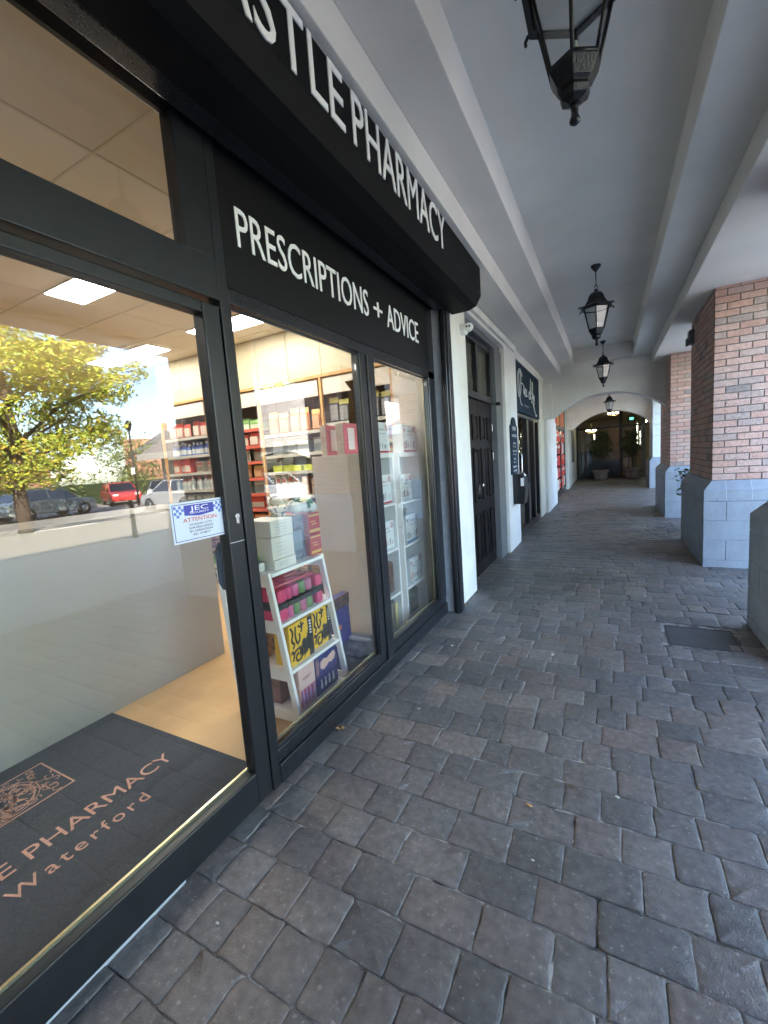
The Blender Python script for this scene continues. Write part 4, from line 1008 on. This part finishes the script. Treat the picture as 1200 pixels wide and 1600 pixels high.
for i, z in enumerate((.941, 1.077)):
    t = T('red_gift_box', ['red and gold gift box, lower one on the ladder shelf', 'red and gold gift box, upper one beneath the wrapped toy'][i], 'gift box', (-1.7, 2.15, z), 'red and gold boxes on the ladder shelf')
    O('carton', MB().box(-1.88, -1.66, 2.10, 2.215, z, z + .132), cm((.42, .05, .04)), t, bevel=.003)
    O('gold_trim', MB().box(-1.6595, -1.6585, 2.105, 2.21, z + .012, z + .03).box(-1.6595, -1.6585, 2.105, 2.21, z + .112, z + .122).box(-1.6595, -1.6585, 2.13, 2.18, z + .06, z + .066).box(-1.6595, -1.6585, 2.12, 2.17, z + .078, z + .083), cm((.65, .42, .12)), t)
ty = T('wrapped_soft_toy', 'white soft toy with green ribbon wrapped in clear film on the red boxes', 'soft toy', (-1.75, 2.1, 1.21))
tb = MB()
for c_, r_, sd in (((-1.72, 2.13, 1.255), (.05, .045, .042), 1), ((-1.70, 2.18, 1.245), (.045, .04, .038), 2), ((-1.74, 2.08, 1.26), (.05, .045, .045), 3), ((-1.73, 2.10, 1.32), (.035, .04, .03), 4), ((-1.70, 2.155, 1.30), (.03, .03, .025), 6)): tb.blob(c_, r_, seed=sd, amp=.15, n=16)
O('plush_body', tb, cm((.62, .66, .64), .9), ty)
O('ribbon', MB().tube(smooth_path([(-1.75, 2.06, 1.285), (-1.68, 2.10, 1.30), (-1.665, 2.15, 1.285), (-1.70, 2.20, 1.27)]), .012, 6).tube([(-1.67, 2.13, 1.295), (-1.655, 2.12, 1.25)], .009, 5), cm((.08, .22, .08)), ty)
bg_ = MB().blob((-1.80, 1.995, 1.285), (.07, .055, .075), seed=9, amp=.2, n=18).blob((-1.80, 1.99, 1.2225), (.05, .045, .02), seed=3, amp=.1)
O('patterned_bag', bg_, mat('spotted_bag', (.60, .54, .42), .25, .1, 3, .4, 10, wspec=(28, .56, .9, (.05, .06, .06))), ty)
ob = O('green_pouch', MB().box(-1.90, -1.70, 1.66, 1.735, .941, .99), cm((.62, .66, .62)), loc=(-1.8, 1.7, .94), bevel=.008); tag(ob, 'white pouch lying at the left end of the ladder shelf top', 'pouch')
ob = O('green_pack', MB().blob((-1.80, 1.70, 1.022), (.09, .035, .03), n=14), cm((.20, .34, .06)), loc=(-1.8, 1.7, 1.0)); tag(ob, 'green rounded pack lying on the white pouch at the shelf end', 'pack')
# pink can packs
def canpack(y0, label, x0=-1.93, n=4, lv=2):
    t = T('pink_can_pack', label, 'gift set', (-1.75, y0, .642), 'pink cosmetic cans packed in black sleeves')
    cols = [(.55, .06, .18), (.50, .10, .24), (.13, .24, .09), (.45, .12, .22), (.14, .24, .1)]
    yl = y0; 
    O('sleeve', MB().box(x0, -1.632, y0, y0 + .075, .705, .745).box(x0, -1.628, y0 + .076, y0 + .40, .715, .74), cm((.03, .03, .03)), t)
    for z in (.643, .752):
        O('corner_block', MB().box(x0, -1.628, y0, y0 + .07, z, z + .072), cm((.62, .06, .16)), t, bevel=.012); O('corner_block', MB().box(-1.72, -1.628, y0 + .345, y0 + .405, z, z + .072), cm((.62, .06, .16)), t, bevel=.012)
        for i in range(4):
            c_ = MB()
            c_.lathe([(.028, 0), (.031, .006), (.031, .062), (.026, .07)], (-1.665, y0 + .107 + i * .062, z), 16)
            O('can', c_, cm(cols[i + 1] if z < .7 else cols[i]), t)
        for k in range(5): 
            if z > .7: O('film', MB().tube([(x0 + .03 + k * .05, y0 + .01, z + .078), (x0 + .035 + k * .05, y0 + .4, z + .074)], .012, 6), cm((.50, .09, .13), .2), t)
canpack(1.735, 'pink and green cosmetic set packed in black sleeves on the second board')
def zebra(name, loc, w_, h, d, label, grp, first=True):
    """yellow carton with thick black swirls"""
    x, y, z = loc; t = T(name, label, 'gift box', loc, grp)
    O('carton', MB().box(x - d, x, y, y + w_, z, z + h), mat('swirl_top', (.78, .47, .03), .45, 0, 14, wspec=(6.5, .52, 1, (.02, .02, .02))), t, bevel=.003)
    O('black_spine', MB().box(x, x + .0012, y + w_ * .80, y + w_, z, z + h), cm((.02, .02, .02)), t)
    sw = MB(); q = x + .001
    for pts in ([(.08, .95), (.18, .8), (.10, .62), (.22, .52), (.14, .42)], [(.34, .93), (.30, .70), (.38, .50), (.52, .58), (.50, .72)], [(.46, .92), (.60, .86), (.78, .92)], [(.62, .98), (.66, .84), (.60, .72)],
                [(.10, .12), (.22, .32), (.48, .36), (.62, .26), (.52, .10), (.30, .08), (.26, .20), (.40, .26)], [(.66, .44), (.76, .52), (.74, .36)], [(.02, .3), (.1, .36), (.16, .28)]):
        sw.tube(smooth_path([(q, y + w_ * a * .82, z + h * b) for a, b in pts], 4), .0075, 4)
    for v in range(len(sw.v)): vx = sw.v[v]; sw.v[v] = (x + (vx[0] - q) * .12 + .0009, min(max(vx[1], y + .002), y + w_ - .002), min(max(vx[2], z + .002), z + h - .002))
    O('swirl_print', sw, cm((.02, .018, .015)), t)
    text('TIGER', 'lettering', M['white'], t, (x + .0014, y + w_ * .87, z + h * .93), (0, 0, -1), (0, 1, 0), h * .34, w_ * .09, .0006) if 0 else None
    ln = MB()
    for i in range(5): ln.box(x + .0014, x + .002, y + w_ * .86, y + w_ * .94, z + h * (.86 - .075 * i), z + h * (.90 - .075 * i))
    O('label', ln, M['white'], t)
    return t
zebra('swirl_carton', (-1.64, 1.80, .347), .215, .245, .12, 'yellow carton with black swirls, left of the pair on the third board', 'yellow cartons with black swirls')
zebra('swirl_carton', (-1.66, 2.045, .347), .19, .245, .12, 'yellow carton with black swirls, right of the pair on the third board', 'yellow cartons with black swirls')
simple('swirl_carton', MB().box(-1.98, -1.88, 1.80, 1.93, .347, .60), mat('swirl_side', (.42, .20, .05), .5, 0, 10, wspec=(7, .5, 1, (.025, .02, .02))), 'black and orange carton standing deep on the third board, at its left side', 'gift box', (-1.9, 1.85, .35))
t = T('pink_palette', 'pale pink cosmetics box with lilac tubes on the lowest board', 'gift box', (-1.66, 1.84, .042)); x = -1.64
O('carton', MB().box(x - .05, x, 1.845, 2.0, .042, .315), cm((.66, .46, .42)), t, bevel=.003)
O('window', MB().box(x, x + .001, 1.852, 1.993, .07, .17), cm((.45, .08, .12)), t); O('caption', MB().box(x, x + .001, 1.875, 1.965, .235, .24).box(x, x + .001, 1.885, 1.95, .225, .229), cm((.3, .15, .15)), t)
for i in range(4): O('tube', MB().lathe([(.009, .062), (.009, .13), (.006, .14), (.006, .165)], (x + .002, 1.87 + i * .034, 0), 10), cm((.52, .36, .58)), t)
t = T('navy_palette', 'navy cosmetics box with a pink mask shape and small white bottles on the lowest board', 'gift box', (-1.7, 2.02, .042)); x = -1.65
O('carton', MB().box(x - .06, x, 2.015, 2.255, .042, .30), cm((.035, .04, .16)), t, bevel=.004)
O('mask_print', MB().prism([(2.07, .21), (2.075, .25), (2.11, .262), (2.15, .25), (2.18, .262), (2.225, .27), (2.24, .245), (2.225, .215), (2.19, .205), (2.165, .215), (2.14, .20), (2.10, .19)], 'x', x, x + .0015), cm((.66, .44, .38)), t)
for i in range(4): O('bottle', MB().box(x, x + .002, 2.06 + i * .043, 2.08 + i * .043, .075, .105).box(x, x + .0021, 2.065 + i * .043, 2.075 + i * .043, .105, .135), [cm((.62, .68, .64)), cm((.3, .42, .3))], t)
O('flower_print', MB().prism([(2.025, .16), (2.05, .18), (2.06, .25), (2.045, .285), (2.025, .27)], 'x', x, x + .0016), cm((.30, .16, .18)), t)
simple('brown_box', MB().box(-1.97, -1.82, 1.87, 2.02, .042, .29), mat('brown_print', (.20, .09, .075), .5, .4, 7, 0, 10), 'reddish brown box standing deep at the left of the lowest board', 'box', (-1.9, 1.95, .04))
# things on the window floor
t = T('navy_gift_bag', 'navy blue gift bag with an orange dot standing behind the ladder shelf', 'gift bag', (-1.75, 2.42, 0)); x = -1.70
O('bag', MB().hexa([(x - .1, 2.35, .002), (x, 2.35, .002), (x, 2.54, .002), (x - .1, 2.54, .002), (x - .06, 2.345, .57), (x - .01, 2.345, .57), (x - .01, 2.545, .57), (x - .06, 2.545, .57)]), cm((.035, .035, .20)), t, bevel=.004)
O('picture_band', MB().hexa([(x - .012, 2.345, .48), (x - .0035, 2.345, .48), (x - .0035, 2.545, .48), (x - .012, 2.545, .48), (x - .011, 2.345, .571), (x - .0025, 2.345, .571), (x - .0025, 2.545, .571), (x - .011, 2.545, .571)]), mat('band', (.07, .05, .06), .5, .5, 20, col2=(.2, .1, .06)), t)
O('orange_dot', MB().lathe([(.017, 0), (.017, .006)], (x - .005, 2.40, .35), 16, ax='x'), cm((.65, .16, .04)), t)
bl = T('wrapped_blanket', 'grey folded blanket in clear film with a pale band, on the window floor', 'blanket', (-1.65, 2.52, 0))
bb = MB(); bb.box(-1.80, -1.53, 2.41, 2.66, .004, .12).box(-1.79, -1.54, 2.415, 2.655, .122, .22)
ob = O('blanket', bb, mat('blanket_cloth', (.13, .14, .19), .8, .4, 14, .9, 30), bl, bevel=.035); ob.modifiers['bevel'].segments = 5
ob = O('film', MB().box(-1.812, -1.52, 2.40, 2.672, .002, .235), mat('film', (.5, .55, .6), .1, spec=.6), bl, bevel=.055); ob.modifiers['bevel'].segments = 5
fmt = M['film'] = glassmat('clear_film', .03, (.97, .98, .99), .6, .25); ob.data.materials[0] = fmt
O('paper_band', MB().box(-1.815, -1.517, 2.50, 2.535, .12, .239), cm((.45, .5, .58)), bl, bevel=.01)
O('paper_label', MB().box(-1.518, -1.5165, 2.545, 2.64, .03, .18), cm((.55, .58, .64)), bl)
# ================================================================= ACROSS THE ROAD (seen as reflections)
def bush(mb, c, rad, n, s, rg, shell=.5): leaves(mb, c, rad, n, s, rg, shell)
def tree(x, y, h, cr, label, m, seed, n=9000, leafsz=.13):
    rg = random.Random(seed); t = T('broadleaf_tree', label, 'tree', (x, y, -.1), 'trees across the road')
    tr = MB().tube([(x, y, -.15), (x + .05, y, h * .2), (x, y + .1, h * .45), (x + .1, y, h * .8)], [.24, .19, .14, .04], 10)
    for i in range(14):
        a = rg.uniform(0, 6.28); z = h * rg.uniform(.22, .6); L_ = cr * rg.uniform(.6, .95)
        tr.tube([(x, y, z), (x + .5 * L_ * math.cos(a), y + .5 * L_ * math.sin(a), z + L_ * .35), (x + L_ * math.cos(a), y + L_ * math.sin(a), z + L_ * .55)], [.08, .05, .02], 6)
    O('trunk', tr, M['bark'], t)
    f = MB()
    for i in range(92):
        a = rg.uniform(0, 6.28); q = rg.uniform(0, 1) ** .55; zz_ = rg.uniform(.22, 1.0)
        rr = cr * q * math.sin(math.pi * min(.97, max(.12, (zz_ - .12) * .98)))**.7
        leaves(f, (x + rr * math.cos(a), y + rr * math.sin(a), h * zz_), (cr * .24, cr * .24, cr * .17), n // 92, leafsz, rg, .6)
    O('foliage', f, m, t, recalc=False); return t
tree(15.2, 7.2, 7.7, 3.9, 'yellow-green autumn tree reflected large in the left door glass', M['leafy'], 2, 42000, .075)
tree(20.5, 27, 10.5, 6.0, 'tree behind the slate roof, reflected in the middle window', M['leafy'], 3, 9000, .15)
tree(15.0, 29, 10.5, 6.2, 'tree added to cover the bright sky reflected in the right display window', M['leafy'], 6, 9000, .16)  # invented tree, keeps the bright sky out of this pane
tree(20, 2.0, 8.5, 4.2, 'russet tree at the far left edge of the reflection', M['leafy'], 4, 6000, .14)
tree(40, 27, 6, 3.2, 'rounded green tree in front of the brick house', M['leafg'], 5, 2500, .14)
rg = random.Random(8)
hd = T('hedge', 'long green hedge beyond the parked cars', 'hedge', (30, 12, 0)); f = MB(); 
for i in range(60): leaves(f, (31 + rg.uniform(-.6, .6), -24 + i * .92, .9), (1.0, .9, 1.4 + rg.uniform(-.3, .5)), 110, .14, rg, .5)
O('foliage', f, M['leafg'], hd, recalc=False); O('core', MB().box(30.6, 31.4, -24, 30, -.1, 1.4), M['leafd'], hd)
def house(x, y, wd, dp, eave, ridge, label, rot, wallm, name='brick_house'):
    t = T(name, label, 'house', (0, 0, -.1))
    O('wall', MB().box(-wd / 2, wd / 2, -dp / 2, dp / 2, 0, eave), wallm, t)
    O('roof', MB().prism([(-wd / 2 - .3, eave), (wd / 2 + .3, eave), (0, ridge)], 'y', -dp / 2 + .1, dp / 2 + .3) if dp > wd * 1.2 else MB().prism([(-dp / 2 - .3, eave), (dp / 2 + .3, eave), (0, ridge)], 'x', -wd / 2 - .3, wd / 2 + .3), M['slate'], t)
    g_ = MB().prism([(-1.9, eave - .2), (1.9, eave - .2), (0, eave + 2.0)], 'y', -dp / 2 - 1.0, -dp / 2 + 2).box(-1.9, 1.9, -dp / 2 - 1.0, -dp / 2 - .01, 0, eave - .2); O('gable', g_, wallm, t)
    O('bargeboard', MB().hexa([(-2.2, -dp / 2 - 1.2, eave - .4), (-1.9, -dp / 2 - 1.2, eave - .4), (-1.9, -dp / 2 - 1.02, eave - .4), (-2.2, -dp / 2 - 1.02, eave - .4), (-.1, -dp / 2 - 1.2, eave + 2.2), (.1, -dp / 2 - 1.2, eave + 2.0), (.1, -dp / 2 - 1.02, eave + 2.0), (-.1, -dp / 2 - 1.02, eave + 2.2)])
      .hexa([(1.9, -dp / 2 - 1.2, eave - .4), (2.2, -dp / 2 - 1.2, eave - .4), (2.2, -dp / 2 - 1.02, eave - .4), (1.9, -dp / 2 - 1.02, eave - .4), (-.1, -dp / 2 - 1.2, eave + 2.0), (.1, -dp / 2 - 1.2, eave + 2.2), (.1, -dp / 2 - 1.02, eave + 2.2), (-.1, -dp / 2 - 1.02, eave + 2.0)]), M['white'], t)
    for (wx, wz, yy) in ((-.9, 1.0, -dp / 2 - 1.0), (.5, 1.0, -dp / 2 - 1.0), (-.9, 3.3, -dp / 2 - 1.0), (.5, 3.3, -dp / 2 - 1.0), (3.2, 1.0, -dp / 2), (3.2, 3.3, -dp / 2), (-4.4, 1.0, -dp / 2), (-4.4, 3.3, -dp / 2)):
        if abs(wx) + 1 > wd / 2: continue
        w_ = O('window', MB().box(wx, wx + .9, yy - .05, yy + .05, wz, wz + 1.2), M['white'], t); O('pane', MB().box(wx + .08, wx + .82, yy - .06, yy - .051, wz + .08, wz + 1.12), M['cglass'], w_)
    O('chimney', MB().box(-wd / 2 + 1, -wd / 2 + 1.7, -.35, .35, eave + .5, ridge + .9), wallm, t)
    t.location = (x, y, -.1); t.rotation_euler = (0, 0, rot)
house(46.5, 35.5, 11, 7, 4.4, 6.9, 'red brick house with white gable boards, reflected beside the notice', R(35), M['rbrick'])
house(62, 22, 12, 7, 4.4, 6.6, 'distant brick house behind the hedge', R(70), M['rbrick'])
# low shop building opposite with slate roof and a curved pale fascia
ls = T('slate_roofed_shop', 'low shop with grey slate roof and pale curved fascia, reflected in the middle window', 'building', (14, 19, -.1))
PR = mat('pale_render', (.42, .40, .36), .7)
O('wall', MB().box(3.5, 22, 17.4, 23.6, -.1, 2.9), PR, ls)
O('roof', MB().prism([(16.3, 2.95), (24.4, 2.95), (20.3, 5.7)], 'x', 3, 22.4), mat('old_slate', (.21, .185, .165), .8, .25, 2.2, .8, 7), ls)
O('fascia', MB().box(3.0, 22.4, 16.1, 16.25, 2.6, 2.98), PR, ls)
O('arched_fascia', MB().prism([(9.6, 2.6), (9.6, 1.9), (10.4, 2.25), (11.4, 2.42), (12.4, 2.25), (13.2, 1.9), (13.2, 2.6)], 'y', 16.3, 16.5), PR, ls)
for i in range(4): O('window', MB().box(8 + i * 3.4, 10.6 + i * 3.4, 17.3, 17.39, .2, 2.2), M['cglass'], ls)
def car(x, y, rot, col, label, L_=4.2, cat='car'):
    t = T('parked_car', label, cat, (0, 0, 0), 'cars parked across the road'); W_ = .86
    paint = mat('paint_%s' % label[:6].strip(), col, .3, coat=.8)
    prof = [(-2.1, .28), (2.1, .28), (2.12, .55), (2.0, .78), (1.1, .92), (-1.75, .95), (-2.05, .85), (-2.12, .5)]
    O('body', MB().prism([(a * L_ / 4.24, b) for a, b in prof], 'y', -W_, W_), paint, t, bevel=.06)
    cab = [(1.15, .93), (.45, 1.40), (-1.1, 1.43), (-1.75, .96)]
    gl = MB(); n = 4
    vs = [(a, -W_ + .06, b) for a, b in cab[:1]] + [(cab[1][0], -W_ + .2, cab[1][1]), (cab[2][0], -W_ + .2, cab[2][1]), (cab[3][0], -W_ + .06, cab[3][1])]
    vs += [(a, -b, c_) for a, b, c_ in vs]
    gl.add(vs, [(0, 1, 2, 3), (7, 6, 5, 4), (0, 4, 5, 1), (1, 5, 6, 2), (2, 6, 7, 3), (3, 7, 4, 0)]); O('windows', gl, M['cglass'], t)
    rf = MB().box(-1.05, .42, -W_ + .2, W_ - .2, 1.41, 1.46)
    for sg_ in (-1, 1):
        for (p_, q_) in (((1.15, .93), (.45, 1.41)), ((-.2, .94), (-.25, 1.42)), ((-1.75, .96), (-1.1, 1.43))): rf.tube([(p_[0], sg_ * (W_ - .06), p_[1]), (q_[0], sg_ * (W_ - .2), q_[1])], .035, 6)
    O('roof', rf, paint, t, bevel=.02)
    for wx in (-1.3, 1.35):
        for sg_ in (-1, 1):
            w_ = O('wheel', MB().lathe([(.2, -.1), (.31, -.1), (.32, 0), (.31, .1), (.2, .1)], (wx, sg_ * .8, .32), 20, ax='y'), M['tyre'], t); O('rim', MB().lathe([(.2, -.105), (.05, -.11), (.05, .11), (.2, .105)], (wx, sg_ * .8, .32), 14, ax='y'), M['silver'], w_)
    for sg_ in (-1, 1): O('headlight', MB().blob((2.0, sg_ * .62, .68), (.1, .18, .08), n=10), M['gloss_white'], t)
    t.location = (x, y, -.1); t.rotation_euler = (0, 0, rot); return t
c0 = car(22.0, 10.8, R(80), (.35, .40, .38), 'silver green car parked nearest, behind the reflected tree trunk')
car(26.5, 17.2, R(200), (.50, .03, .03), 'red hatchback parked between the tree and the brick house')
car(24.2, 18.9, R(-140), (.72, .72, .70), 'white car parked nose-on beside the notice in the reflection')
car(17.5, 3.0, R(85), (.10, .11, .13), 'dark car parked at the left of the row')
car(11.6, 15.0, R(5), (.30, .32, .34), 'grey car parked in front of the slate roofed shop')
car(15.9, 14.0, R(0), (.4, .42, .45), 'silver car parked further right by the slate roofed shop')
lp = T('street_lamp', 'slim dark street lamp with a white notice, standing near the brick house', 'street lamp', (22, 15.6, 0))
O('post', MB().tube([(22, 15.6, -.1), (22, 15.6, 4.3)], [.06, .04], 8), M['iron'], lp); O('lamp_head', MB().lathe([(.08, 4.3), (.2, 4.7), (.24, 4.72), (.05, 4.95)], (22, 15.6, 0), 8), M['iron'], lp); O('notice', MB().box(21.85, 22.15, 15.5, 15.54, 1.8, 2.2), M['white'], lp)
bo = T('bollard', 'short black bollard at the pavement edge, reflected beside the notice', 'bollard', (8.0, 6.6, 0)); O('post', MB().lathe([(.07, -.01), (.06, .1), (.05, .8), (.07, .82), (.05, .9), (.01, .94)], (8.0, 6.6, 0), 12), M['iron'], bo)
